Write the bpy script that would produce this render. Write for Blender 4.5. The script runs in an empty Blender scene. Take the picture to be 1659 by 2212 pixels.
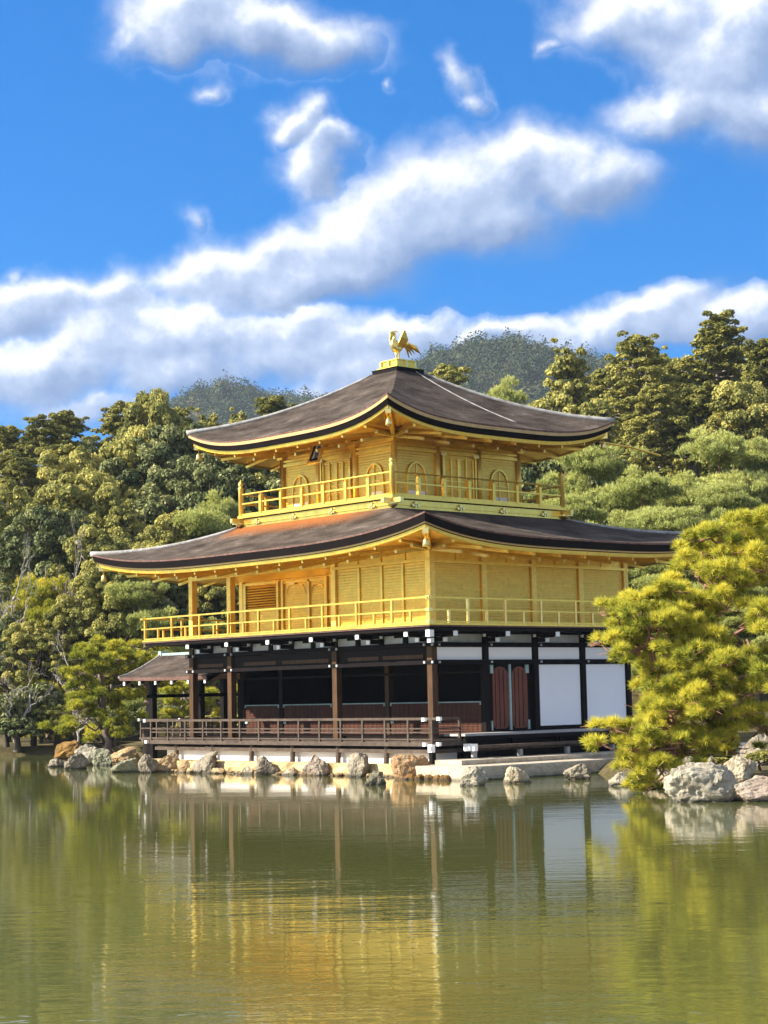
import bpy, bmesh, math, random
import numpy as np
from mathutils import Vector, Matrix, noise as mnoise

# ------------------------------------------------------------------ camera, sky, sun, exposure
scene = bpy.context.scene
COL = scene.collection
CAM = np.array([38.6255, -36.2958, 2.306])
YAW, PITCH, ROLL, FPX = 0.840945, 0.099938, -0.0207856, 3956.78     # focal length in pixels of a 1659 px wide frame
FW = np.array([-math.sin(YAW)*math.cos(PITCH), math.cos(YAW)*math.cos(PITCH), math.sin(PITCH)])
RT0 = np.array([math.cos(YAW), math.sin(YAW), 0.0]); UP0 = np.cross(RT0, FW)
RT = math.cos(ROLL)*RT0 + math.sin(ROLL)*UP0
UP = -math.sin(ROLL)*RT0 + math.cos(ROLL)*UP0
FH = np.array([-math.sin(YAW), math.cos(YAW), 0.0])

def at(px, py, d):
    """world point at depth d metres along a sight line (numbers read off the photograph)"""
    return CAM + d*(FW + (px-829.5)/FPX*RT - (py-1106)/FPX*UP)

def ld(l, d):
    """ground-plan point: l metres to the right of the view axis, d metres away"""
    return CAM[:2] + l*RT0[:2] + d*FH[:2]

cam_data = bpy.data.cameras.new('camera')
cam = bpy.data.objects.new('camera', cam_data); COL.objects.link(cam)
cam.matrix_world = Matrix(((RT[0], UP[0], -FW[0], CAM[0]), (RT[1], UP[1], -FW[1], CAM[1]), (RT[2], UP[2], -FW[2], CAM[2]), (0, 0, 0, 1)))
cam_data.sensor_fit = 'VERTICAL'; cam_data.sensor_height = 36.0
cam_data.lens = FPX/2212.0*36.0
cam_data.clip_start = 0.5; cam_data.clip_end = 20000
scene.camera = cam
scene.render.resolution_x, scene.render.resolution_y = 768, 1024

SUN_EL = math.radians(34); SUN_ROT = math.radians(212)     # clockwise from +Y; south is -Y
SUN = Vector((math.sin(SUN_ROT)*math.cos(SUN_EL), math.cos(SUN_ROT)*math.cos(SUN_EL), math.sin(SUN_EL)))
sd = bpy.data.lights.new('sun', 'SUN'); sd.energy = 5.0; sd.angle = math.radians(0.5); sd.color = (1.0, 0.93, 0.82)
so = bpy.data.objects.new('sun', sd); COL.objects.link(so)
so.rotation_euler = (-SUN).to_track_quat('-Z', 'Y').to_euler(); so.location = (-40, -60, 60)

scene.view_settings.view_transform = 'Standard'; scene.view_settings.look = 'None'
scene.view_settings.exposure = 1.3; scene.view_settings.gamma = 1.0
scene.cycles.max_bounces = 8; scene.cycles.diffuse_bounces = 3; scene.cycles.glossy_bounces = 4
scene.cycles.transmission_bounces = 3; scene.cycles.transparent_max_bounces = 4; scene.cycles.volume_bounces = 0
scene.cycles.sample_clamp_indirect = 6.0
scene.cycles.use_denoising = True

class NT:
    """tiny helper around a node tree"""
    def __init__(self, tree): self.t = tree; self.n = tree.nodes; self.l = tree.links
    def node(self, kind, **kw):
        n = self.n.new(kind)
        for k, v in kw.items(): setattr(n, k, v)
        return n
    def put(self, sock, v):
        if v is None: return
        if hasattr(v, 'is_output') or isinstance(v, bpy.types.NodeSocket): self.l.new(v, sock)
        else: sock.default_value = v
    def math(self, op, a, b=None, c=None, clamp=False):
        n = self.node('ShaderNodeMath', operation=op, use_clamp=clamp)
        for i, v in enumerate((a, b, c)): self.put(n.inputs[i], v)
        return n.outputs[0]
    def vmath(self, op, a, b=None, out=0):
        n = self.node('ShaderNodeVectorMath', operation=op)
        for i, v in enumerate((a, b)): self.put(n.inputs[i], v)
        return n.outputs[out]
    def noise(self, vec, scale, detail=3, rough=0.5, dim='3D', dist=0.0, col=False):
        n = self.node('ShaderNodeTexNoise', noise_dimensions=dim)
        self.put(n.inputs['Vector'], vec); n.inputs['Scale'].default_value = scale; n.inputs['Detail'].default_value = detail
        n.inputs['Roughness'].default_value = rough; n.inputs['Distortion'].default_value = dist
        return n.outputs['Color' if col else 'Fac']
    def mapr(self, v, a, b, c=0.0, d=1.0, kind='LINEAR'):
        n = self.node('ShaderNodeMapRange', interpolation_type=kind); n.clamp = True
        for i, x in enumerate((v, a, b, c, d)): self.put(n.inputs[i], x)
        return n.outputs[0]
    def ramp(self, v, stops):
        n = self.node('ShaderNodeValToRGB'); e = n.color_ramp.elements
        while len(e) < len(stops): e.new(0.5)
        for el, (p, c) in zip(e, stops): el.position = p; el.color = (*c, 1)
        self.put(n.inputs[0], v); return n.outputs[0]
    def mix(self, f, a, b, kind='MIX'):
        n = self.node('ShaderNodeMix', data_type='RGBA', blend_type=kind)
        ins = [s for s in n.inputs if s.enabled]
        self.put(ins[0], f)
        self.put(ins[1], (*a, 1) if isinstance(a, tuple) and len(a) == 3 else a)
        self.put(ins[2], (*b, 1) if isinstance(b, tuple) and len(b) == 3 else b)
        return [s for s in n.outputs if s.enabled][0]
    def mapping(self, vec, scale=(1, 1, 1), rot=(0, 0, 0), loc=(0, 0, 0)):
        n = self.node('ShaderNodeMapping'); self.put(n.inputs[0], vec)
        n.inputs['Location'].default_value = loc; n.inputs['Rotation'].default_value = rot; n.inputs['Scale'].default_value = scale
        return n.outputs[0]

def sky_world():
    w = bpy.data.worlds.new('World'); scene.world = w; w.use_nodes = True
    t = NT(w.node_tree); t.n.clear()
    sky = t.node('ShaderNodeTexSky', sky_type='NISHITA'); sky.sun_disc = False
    sky.sun_elevation = SUN_EL; sky.sun_rotation = SUN_ROT; sky.altitude = 300; sky.air_density = 1.0; sky.dust_density = 0.25; sky.ozone_density = 3.5
    hs = t.node('ShaderNodeHueSaturation'); t.l.new(sky.outputs[0], hs.inputs['Color']); hs.inputs['Saturation'].default_value = 1.32; hs.inputs['Hue'].default_value = 0.503
    hs.inputs['Value'].default_value = 1.12
    tc = t.node('ShaderNodeTexCoord'); D = tc.outputs['Generated']
    t.l.new(t.vmath('NORMALIZE', t.vmath('ADD', t.vmath('MULTIPLY', D, (1, 1, 1.15)), (0, 0, 0.20))), sky.inputs['Vector'])
    blue = t.vmath('MULTIPLY', hs.outputs[0], (0.25, 1.02, 1.14))
    # bearing / elevation of the sight line (400 units per 0.101 rad)
    sx = t.vmath('DOT_PRODUCT', D, tuple(RT0), out=1); sy = t.vmath('DOT_PRODUCT', D, tuple(FH), out=1)
    sep = t.node('ShaderNodeSeparateXYZ'); t.l.new(D, sep.inputs[0])
    az = t.math('ARCTAN2', sx, sy); el = t.math('ARCSINE', sep.outputs[2])
    K = FPX/400.0
    comb = t.node('ShaderNodeCombineXYZ'); t.l.new(t.math('MULTIPLY', az, K), comb.inputs[0]); t.l.new(t.math('MULTIPLY', el, K), comb.inputs[1])
    P = comb.outputs[0]
    # cloud banks: bearing/elevation read from the photograph (x, y, rx, ry, tilt)
    puffs = [(430,30,190,95,0),(600,85,220,70,-6),(350,80,110,60,0),
        (1390,30,190,100,0),(1520,110,170,110,-15),(1640,60,150,130,0),(1560,175,150,85,0),(1480,245,165,70,0),(1620,250,150,90,0),
        (1150,350,215,85,0),(1280,390,150,85,-10),(1000,420,240,110,8),(860,470,230,100,12),(640,270,85,55,20),(710,300,80,50,0),(690,370,100,80,30),
        (800,540,290,85,14),(600,580,220,80,22),(460,610,170,70,12),(1000,500,250,80,10),(650,615,260,60,6),
        (90,660,170,65,0),(20,700,130,60,0),(260,660,110,75,0),(250,730,190,90,0),(430,725,260,85,0),(620,715,230,65,0),(650,765,210,65,0),(380,800,210,65,0),
        (70,800,170,80,0),(820,745,170,65,0),(890,715,120,45,0),(1050,725,120,42,0),(1150,715,110,42,0),(770,810,170,60,0),
        (1430,670,140,55,12),(1340,710,140,60,0),(1500,695,160,55,0),(1620,690,130,65,0),(1230,735,120,48,0),
        (985,165,55,100,20,.46),(1012,225,45,60,25,.5),(458,203,75,50,0,.40),(435,490,60,60,30,.42),(200,870,340,80,0,.6),(850,840,420,70,0,.7),(862,183,36,30,0,.36),(35,590,50,50,0,.4),(1190,100,50,40,0,.35),(120,790,200,70,0,.75)]
    wc = t.noise(P, 2.4, 5, 0.55, col=True)
    Pw = t.vmath('ADD', P, t.vmath('MULTIPLY', t.vmath('SUBTRACT', wc, (0.5, 0.5, 0.5)), (0.42, 0.34, 0.0)))
    field = None; wsum = None; vsum = None
    for (x, y, rx, ry, tilt, *thin) in puffs:
        d = FW + (x-829.5)/FPX*RT - (y-1106)/FPX*UP; d = d/np.linalg.norm(d)
        cx = math.atan2(d@RT0, d@FH)*K; cy = math.asin(d[2])*K
        src = Pw if field is None else t.vmath('ADD', Pw, t.math('MULTIPLY', vsum, 1e-9))     # keeps the node evaluation sequential
        m = t.node('ShaderNodeMapping', vector_type='TEXTURE'); t.l.new(src, m.inputs[0])
        m.inputs['Location'].default_value = (cx, cy, 0); m.inputs['Rotation'].default_value = (0, 0, math.radians(tilt)); m.inputs['Scale'].default_value = (rx/400, ry/400, 1)
        f = t.math('SUBTRACT', thin[0] if thin else 1.0, t.vmath('LENGTH', m.outputs[0], out=1))
        wgt = t.math('POWER', t.math('MAXIMUM', t.math('ADD', f, 0.25), 0.02), 3.0); v = t.vmath('DOT_PRODUCT', m.outputs[0], (-0.45, 0.9, 0), out=1)
        field = f if field is None else t.math('SMOOTH_MAX', field, f, 0.25)
        wsum = wgt if wsum is None else t.math('ADD', wsum, wgt)
        wv_ = t.math('MULTIPLY', wgt, v); vsum = wv_ if vsum is None else t.math('ADD', vsum, wv_)
    side = t.math('DIVIDE', vsum, wsum)                   # -1 underside .. +1 sunward top of the bank
    def fluff(off): return t.noise(t.vmath('ADD', P, off) if off else P, 2.7, 8, 0.57)
    fb = t.math('SUBTRACT', fluff(None), 0.5); fb1 = t.math('SUBTRACT', fluff((-0.045, 0.085, 0)), 0.5)
    dens = t.math('ADD', field, t.math('MULTIPLY', fb, 1.25))
    alpha = t.mapr(dens, -0.42, 0.58, 0, 1, 'SMOOTHSTEP')
    alpha = t.math('MULTIPLY', alpha, t.mapr(field, -0.05, 0.35, 0.45, 0.98))
    relief = t.math('SUBTRACT', fb, fb1)
    core = t.mapr(dens, 0.1, 1.0, 0, 1)
    lit = t.math('ADD', t.math('MULTIPLY', relief, 1.0), t.math('ADD', 0.60, t.math('MULTIPLY', side, 0.85)))
    lit = t.math('SUBTRACT', lit, t.math('MULTIPLY', core, 0.10))
    cc = t.ramp(lit, [(0.0, (0.20, 0.30, 0.52)), (0.30, (0.31, 0.42, 0.65)), (0.58, (0.52, 0.62, 0.83)), (0.78, (0.86, 0.90, 0.98)), (0.95, (1.05, 1.05, 1.05))])
    cs = t.vmath('SCALE', cc, None); cs.node.inputs['Scale'].default_value = 5.5
    skyc = t.mix(alpha, blue, cs)
    # unseen broken cloud added as neutral fill light, outside the window of the view
    win = t.math('MAXIMUM', t.math('DIVIDE', t.math('ABSOLUTE', az), 0.34), t.math('DIVIDE', t.math('SUBTRACT', el, 0.1), 0.42))
    fill_cloud = t.math('MULTIPLY', t.mapr(t.noise(t.vmath('MULTIPLY', D, (1, 1, 2.2)), 2.3, 6, 0.55), 0.40, 0.60, 0, 0.95, 'SMOOTHSTEP'), t.mapr(win, 0.85, 1.35, 0, 1))
    skyc = t.mix(fill_cloud, skyc, (6.3, 6.3, 6.2))
    bg = t.node('ShaderNodeBackground'); bg.inputs['Strength'].default_value = 0.085
    t.l.new(skyc, bg.inputs['Color'])
    out = t.node('ShaderNodeOutputWorld'); t.l.new(bg.outputs[0], out.inputs[0])
    w.cycles.sampling_method = 'MANUAL'; w.cycles.sample_map_resolution = 512
sky_world()

# ------------------------------------------------------------------ materials
def new_mat(name):
    m = bpy.data.materials.new(name); m.use_nodes = True
    t = NT(m.node_tree); t.n.clear()
    out = t.node('ShaderNodeOutputMaterial'); b = t.node('ShaderNodeBsdfPrincipled'); t.l.new(b.outputs[0], out.inputs[0])
    return m, t, b, out

def coords(t, kind='Object'): return t.node('ShaderNodeTexCoord').outputs[kind]
def world_pos(t): return t.node('ShaderNodeNewGeometry').outputs['Position']
def bump(t, b, h, strength=0.3, dist=0.02):
    n = t.node('ShaderNodeBump'); n.inputs['Strength'].default_value = strength; n.inputs['Distance'].default_value = dist
    t.l.new(h, n.inputs['Height']); t.l.new(n.outputs[0], b.inputs['Normal']); return n

def mat_gold(name, col=(1.0, 0.68, 0.125), rough=0.34, bands=False, metal=0.92):
    m, t, b, o = new_mat(name); p = world_pos(t)
    n1 = t.noise(p, 3.0, 4, 0.6)
    n2 = t.noise(t.mapping(p, (1, 1, 9)), 1.6, 3, 0.6)
    f = t.math('MULTIPLY_ADD', n2, 0.6, t.math('MULTIPLY', n1, 0.4))
    wn = t.node('ShaderNodeTexWhiteNoise', noise_dimensions='3D'); t.l.new(t.vmath('SNAP', t.vmath('ADD', p, (0.013, 0.017, 0.011)), (0.109, 0.109, 0.109)), wn.inputs['Vector'])     # single sheets of leaf
    c = t.mix(t.mapr(t.math('MULTIPLY_ADD', wn.outputs['Value'], 0.22, t.math('MULTIPLY', f, 0.8)), 0.3, 0.8), tuple(x*0.76 for x in col), col)
    t.l.new(c, b.inputs['Base Color']); b.inputs['Metallic'].default_value = metal
    t.l.new(t.mapr(n1, 0.25, 0.75, rough-0.06, rough+0.10), b.inputs['Roughness'])
    if bands:
        sp = t.node('ShaderNodeSeparateXYZ'); t.l.new(p, sp.inputs[0])
        wv = t.math('SINE', t.math('MULTIPLY', sp.outputs[2], 74.0))
        h = t.math('ADD', t.math('MULTIPLY', wv, 0.5), t.math('MULTIPLY', n2, 1.2))
        bump(t, b, h, 0.30, 0.012)
    else:
        bump(t, b, n1, 0.12, 0.02)
    return m

def mat_wood(name, c1, c2, rough=0.6, stretch=(9, 9, 0.8), spec=0.3):
    m, t, b, o = new_mat(name); p = world_pos(t)
    n = t.noise(t.mapping(p, stretch), 2.0, 5, 0.62); n2 = t.noise(p, 1.3, 3)
    c = t.mix(t.mapr(t.math('MULTIPLY_ADD', n, 0.65, t.math('MULTIPLY', n2, 0.35)), 0.32, 0.68), c1, c2)
    t.l.new(c, b.inputs['Base Color']); b.inputs['Roughness'].default_value = rough; b.inputs['Specular IOR Level'].default_value = spec
    bump(t, b, n, 0.25, 0.01); return m

def mat_plain(name, c1, c2, scale=4.0, rough=0.8, spec=0.2, bmp=0.1):
    m, t, b, o = new_mat(name); p = world_pos(t)
    n = t.noise(p, scale, 5, 0.6)
    t.l.new(t.mix(t.mapr(n, 0.3, 0.7), c1, c2), b.inputs['Base Color']); b.inputs['Roughness'].default_value = rough; b.inputs['Specular IOR Level'].default_value = spec
    if bmp: bump(t, b, n, bmp, 0.02)
    return m

def mat_roof(name):
    m, t, b, o = new_mat(name); p = world_pos(t)
    n1 = t.noise(t.mapping(p, (1.0, 1.0, 3.0)), 0.9, 6, 0.65)
    n2 = t.noise(p, 14.0, 4, 0.75)
    n3 = t.noise(t.mapping(p, (1, 1, 22)), 3.0, 3, 0.6)
    f = t.math('ADD', t.math('MULTIPLY', n1, 0.55), t.math('ADD', t.math('MULTIPLY', n2, 0.25), t.math('MULTIPLY', n3, 0.2)))
    c = t.ramp(f, [(0.36, (0.020, 0.0155, 0.0125)), (0.46, (0.050, 0.038, 0.030)), (0.56, (0.095, 0.074, 0.059)), (0.66, (0.19, 0.160, 0.135))])
    sp = t.node('ShaderNodeSeparateXYZ'); t.l.new(p, sp.inputs[0]); X, Y, Z = sp.outputs       # orange-brown band along the head of the lower south slope
    orange_band = t.math('MULTIPLY', t.mapr(t.math('ADD', Y, t.math('MULTIPLY', t.math('SUBTRACT', n2, 0.5), 1.3)), -0.60, 0.15), t.math('MULTIPLY', t.mapr(X, -2.2, -4.2), t.mapr(X, -9.9, -9.5)))
    orange_band = t.math('MULTIPLY', orange_band, t.math('MULTIPLY', t.math('LESS_THAN', Y, 0.6), t.math('MULTIPLY', t.math('LESS_THAN', Z, 8.3), t.math('GREATER_THAN', Z, 5.0))))
    c = t.mix(t.math('MULTIPLY', orange_band, 0.85), c, (0.30, 0.105, 0.028))
    t.l.new(c, b.inputs['Base Color']); b.inputs['Roughness'].default_value = 0.95; b.inputs['Specular IOR Level'].default_value = 0.06
    bump(t, b, t.math('ADD', t.math('MULTIPLY', n3, 0.6), n2), 0.45, 0.03); return m

def mat_leaf(name, stops, trans=0.3, rough=0.6, spec=0.08):
    """leaf colour runs along the 'tint' of each spray"""
    m, t, b, o = new_mat(name)
    a = t.node('ShaderNodeAttribute'); a.attribute_name = 'tint'
    oi = t.node('ShaderNodeObjectInfo')
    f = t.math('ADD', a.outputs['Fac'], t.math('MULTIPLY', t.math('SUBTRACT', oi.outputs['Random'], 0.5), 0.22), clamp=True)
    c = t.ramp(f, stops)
    t.l.new(c, b.inputs['Base Color']); b.inputs['Roughness'].default_value = rough; b.inputs['Specular IOR Level'].default_value = spec
    tr = t.node('ShaderNodeBsdfTranslucent'); t.l.new(c, tr.inputs['Color'])
    mx = t.node('ShaderNodeMixShader'); mx.inputs[0].default_value = trans
    t.l.new(b.outputs[0], mx.inputs[1]); t.l.new(tr.outputs[0], mx.inputs[2]); t.l.new(mx.outputs[0], o.inputs[0]); return m

def mat_rock(name, base, pale, lichen, dark=(0.03, 0.028, 0.024), liche=0.5):
    m, t, b, o = new_mat(name); p = world_pos(t)
    n1 = t.noise(p, 2.2, 6, 0.65); n2 = t.noise(p, 7.0, 5, 0.7); v = t.node('ShaderNodeTexVoronoi', feature='DISTANCE_TO_EDGE')
    t.put(v.inputs['Vector'], t.vmath('ADD', p, t.vmath('SCALE', t.noise(p, 3.0, 3, col=True), None))); v.inputs['Scale'].default_value = 2.4
    c = t.mix(t.mapr(n1, 0.35, 0.65), base, pale)
    c = t.mix(t.mapr(n2, liche, liche+0.12, 0, 0.8), c, lichen)
    c = t.mix(t.mapr(v.outputs['Distance'], 0.0, 0.025, 0.65, 0.0), c, dark)
    sp = t.node('ShaderNodeSeparateXYZ'); t.l.new(p, sp.inputs[0])
    wet = t.mapr(t.math('ADD', sp.outputs[2], t.math('MULTIPLY', n2, -0.10)), -0.02, 0.06, 0.75, 0.0)
    c = t.mix(wet, c, dark)
    t.l.new(c, b.inputs['Base Color']); b.inputs['Roughness'].default_value = 0.85; b.inputs['Specular IOR Level'].default_value = 0.2
    bump(t, b, t.math('ADD', n2, t.math('MULTIPLY', n1, 1.5)), 0.7, 0.06); return m

M = {}
M['gold'] = mat_gold('gold_leaf')
M['gold_panel'] = mat_gold('gold_leaf_panel', (0.84, 0.545, 0.10), 0.38, True)
M['gold_bright'] = mat_gold('gold_fitting', (1.0, 0.78, 0.27), 0.30)
M['gold_column'] = mat_gold('gold_column', (1.0, 0.72, 0.16), 0.45, False, 0.62)
M['gold_base'] = mat_gold('gold_base_panel', (0.94, 0.64, 0.13), 0.27)
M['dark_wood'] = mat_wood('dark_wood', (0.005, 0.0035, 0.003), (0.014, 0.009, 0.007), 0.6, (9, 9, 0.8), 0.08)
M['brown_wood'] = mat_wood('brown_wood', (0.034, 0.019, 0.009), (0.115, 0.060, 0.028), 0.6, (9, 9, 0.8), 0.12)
M['rail_wood'] = mat_wood('weathered_wood', (0.048, 0.035, 0.026), (0.125, 0.092, 0.068), 0.75, (3, 3, 6), 0.15)
M['red_wood'] = mat_wood('red_brown_wood', (0.055, 0.022, 0.014), (0.13, 0.055, 0.034), 0.6, (9, 9, 0.8), 0.1)
M['door_wood'] = mat_wood('door_wood', (0.09, 0.02, 0.008), (0.20, 0.055, 0.018), 0.5)
M['pale_wood'] = mat_wood('grey_deck_wood', (0.30, 0.28, 0.25), (0.48, 0.45, 0.41), 0.6, (2, 2, 6))
M['plaster'] = mat_plain('white_plaster', (0.80, 0.79, 0.76), (0.86, 0.85, 0.83), 2.0, 0.9, 0.1, 0.04)
M['grey_plaster'] = mat_plain('grey_plaster', (0.36, 0.37, 0.35), (0.52, 0.53, 0.50), 3.0, 0.9, 0.1, 0.05)
M['shoji'] = mat_plain('white_panel', (0.86, 0.845, 0.81), (0.90, 0.885, 0.86), 1.0, 0.6, 0.3, 0.0)
M['white_paint'] = mat_plain('white_paint', (0.80, 0.80, 0.77), (0.86, 0.86, 0.84), 5.0, 0.5, 0.4, 0.0)
M['black'] = mat_wood('black_lacquer', (0.006, 0.004, 0.004), (0.011, 0.008, 0.007), 0.6, (9, 9, 0.8), 0.06)
M['edge_brown'] = mat_plain('bark_edge', (0.10, 0.05, 0.04), (0.24, 0.14, 0.11), 8.0, 0.8)
M['tan'] = mat_plain('pale_timber_edge', (0.50, 0.33, 0.13), (0.62, 0.43, 0.19), 4.0, 0.5, 0.4)
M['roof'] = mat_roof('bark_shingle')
M['hip'] = mat_plain('lichen_sheen_shingle', (0.20, 0.18, 0.16), (0.42, 0.41, 0.39), 5.0, 0.9)  # lichen grey with the grazing sheen of the roof hips painted in
M['patina'] = mat_plain('green_patina', (0.22, 0.36, 0.32), (0.42, 0.52, 0.47), 6.0, 0.7)
M['stone'] = mat_rock('pale_stone', (0.44, 0.36, 0.25), (0.58, 0.50, 0.37), (0.36, 0.34, 0.28), (0.10, 0.085, 0.06), 0.55)
M['sand_stone'] = mat_rock('sandy_stone', (0.50, 0.34, 0.15), (0.66, 0.49, 0.25), (0.60, 0.50, 0.36), (0.07, 0.05, 0.02), 0.6)
M['mossy_stone'] = mat_rock('mossy_stone', (0.20, 0.20, 0.13), (0.34, 0.33, 0.23), (0.16, 0.17, 0.09), (0.03, 0.03, 0.02), 0.5)

ROCKM = {
    'grey': mat_rock('grey_rock', (0.171, 0.137, 0.097), (0.296, 0.247, 0.177), (0.389, 0.342, 0.236)),
    'pale': mat_rock('pale_rock', (0.294, 0.223, 0.133), (0.450, 0.372, 0.249), (0.507, 0.461, 0.334)),
    'tan': mat_rock('tan_rock', (0.312, 0.193, 0.085), (0.475, 0.328, 0.164), (0.409, 0.328, 0.207)),
    'green': mat_rock('green_rock', (0.197, 0.193, 0.116), (0.327, 0.312, 0.201), (0.393, 0.386, 0.255)),
    'orange': mat_rock('orange_rock', (0.279, 0.149, 0.061), (0.409, 0.246, 0.116), (0.376, 0.298, 0.201)),
    'dark': mat_rock('dark_rock', (0.082, 0.074, 0.049), (0.164, 0.142, 0.091), (0.230, 0.209, 0.127)),
    'white': mat_rock('white_rock', (0.229, 0.197, 0.143), (0.383, 0.337, 0.249), (0.421, 0.383, 0.277)),
    'pink': mat_rock('pink_rock', (0.250, 0.178, 0.129), (0.361, 0.285, 0.217), (0.383, 0.342, 0.248)),
    'ochre': mat_rock('ochre_mound', (0.164, 0.082, 0.019), (0.294, 0.163, 0.042), (0.197, 0.126, 0.036)),
}
M['bark'] = mat_wood('pine_bark', (0.10, 0.07, 0.055), (0.28, 0.21, 0.17), 0.9, (4, 4, 1.2))
M['red_bark'] = mat_wood('red_pine_bark', (0.16, 0.07, 0.045), (0.34, 0.18, 0.12), 0.9, (4, 4, 1.2))
M['dark_bark'] = mat_wood('dark_bark', (0.035, 0.027, 0.02), (0.10, 0.08, 0.06), 0.9, (4, 4, 1.2))
M['grey_bark'] = mat_wood('grey_bark', (0.24, 0.20, 0.17), (0.45, 0.40, 0.36), 0.9, (4, 4, 1.2))
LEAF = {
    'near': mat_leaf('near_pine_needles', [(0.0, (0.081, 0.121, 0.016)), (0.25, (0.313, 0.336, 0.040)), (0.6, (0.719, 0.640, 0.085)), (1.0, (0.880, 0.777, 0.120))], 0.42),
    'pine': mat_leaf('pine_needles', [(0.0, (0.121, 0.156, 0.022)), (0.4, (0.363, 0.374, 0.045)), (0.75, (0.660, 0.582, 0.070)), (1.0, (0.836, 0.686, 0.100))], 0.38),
    'palepine': mat_leaf('pale_pine_needles', [(0.0, (0.171, 0.196, 0.059)), (0.4, (0.408, 0.441, 0.132)), (0.75, (0.617, 0.617, 0.196)), (1.0, (0.741, 0.706, 0.265))], 0.36),
    'olive': mat_leaf('olive_leaves', [(0.0, (0.112, 0.123, 0.034)), (0.4, (0.302, 0.291, 0.078)), (0.75, (0.515, 0.459, 0.123)), (1.0, (0.672, 0.560, 0.168))], 0.28),
    'dark': mat_leaf('dark_leaves', [(0.0, (0.044, 0.061, 0.022)), (0.4, (0.143, 0.165, 0.057)), (0.75, (0.297, 0.303, 0.110)), (1.0, (0.462, 0.418, 0.176))], 0.22, 0.55, 0.12),
    'cedar': mat_leaf('cypress_sprays', [(0.0, (0.092, 0.098, 0.024)), (0.4, (0.230, 0.224, 0.056)), (0.75, (0.395, 0.359, 0.086)), (1.0, (0.514, 0.448, 0.121))], 0.28),
    'far': mat_leaf('far_wood', [(0.0, (0.046, 0.066, 0.034)), (0.4, (0.069, 0.090, 0.044)), (0.75, (0.109, 0.118, 0.060)), (1.0, (0.172, 0.156, 0.090))], 0.1, 0.9, 0.0),
    'twig': mat_leaf('bare_twigs', [(0.0, (0.140, 0.100, 0.075)), (0.5, (0.240, 0.180, 0.140)), (1.0, (0.360, 0.280, 0.230))], 0.1),
}

def mat_ground():
    m, t, b, o = new_mat('ground_soil'); p = world_pos(t)
    n = t.noise(p, 0.5, 6, 0.65); n2 = t.noise(p, 5.0, 5, 0.7)
    c = t.ramp(t.math('MULTIPLY_ADD', n, 0.6, t.math('MULTIPLY', n2, 0.4)), [(0.3, (0.030, 0.028, 0.012)), (0.48, (0.075, 0.062, 0.025)), (0.58, (0.13, 0.10, 0.05)), (0.72, (0.06, 0.075, 0.02))])
    t.l.new(c, b.inputs['Base Color']); b.inputs['Roughness'].default_value = 0.95; b.inputs['Specular IOR Level'].default_value = 0.1
    bump(t, b, n2, 0.6, 0.08); return m
M['ground'] = mat_ground()

def mat_water():
    m, t, b, o = new_mat('pond_water'); p = world_pos(t)
    b.inputs['Base Color'].default_value = (0.086, 0.092, 0.026, 1); b.inputs['Roughness'].default_value = 0.035; b.inputs['IOR'].default_value = 2.1
    rot = (0, 0, -YAW)
    q = t.mapping(p, (1, 1, 1), rot)
    big = t.noise(t.mapping(q, (0.35, 1.0, 1)), 0.9, 3, 0.5)
    mid = t.noise(t.mapping(q, (0.5, 1.3, 1)), 3.4, 3, 0.55)
    fine = t.noise(t.mapping(q, (0.6, 1.4, 1)), 11.0, 2, 0.5)
    patch = t.mapr(t.noise(p, 0.11, 3, 0.5), 0.36, 0.64, 0.35, 1.0)
    h = t.math('ADD', t.math('MULTIPLY', big, 0.016), t.math('ADD', t.math('MULTIPLY', mid, 0.0060), t.math('MULTIPLY', fine, 0.0013)))
    h = t.math('MULTIPLY', h, patch)
    off = t.math('SUBTRACT', t.vmath('DOT_PRODUCT', p, tuple(FH), out=1), float(CAM@FH))      # the open middle of the pond is ruffled, the lee of the islet is calm
    h = t.math('MULTIPLY', h, t.mapr(off, 14.0, 36.0, 1.45, 0.62))
    n = t.node('ShaderNodeBump'); n.inputs['Strength'].default_value = 1.0; n.inputs['Distance'].default_value = 0.55
    t.l.new(h, n.inputs['Height']); t.l.new(n.outputs[0], b.inputs['Normal']); return m
M['water'] = mat_water()

# ------------------------------------------------------------------ mesh helpers
def mk_mesh(name, V, F, mat=None, tint=None, smooth=False):
    V = np.asarray(V, dtype=np.float32).reshape(-1, 3); F = np.asarray(F, dtype=np.int32)
    me = bpy.data.meshes.new(name); k = F.shape[1]
    me.vertices.add(len(V)); me.vertices.foreach_set('co', V.ravel())
    me.loops.add(F.size); me.loops.foreach_set('vertex_index', F.ravel())
    me.polygons.add(len(F)); me.polygons.foreach_set('loop_start', np.arange(0, F.size, k, dtype=np.int32)); me.polygons.foreach_set('loop_total', np.full(len(F), k, dtype=np.int32))
    if smooth: me.polygons.foreach_set('use_smooth', np.ones(len(F), dtype=bool))
    me.update(calc_edges=True); me.validate()
    if tint is not None:
        a = me.attributes.new('tint', 'FLOAT', 'POINT'); a.data.foreach_set('value', np.asarray(tint, dtype=np.float32))
    if mat: me.materials.append(mat)
    return me

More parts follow.
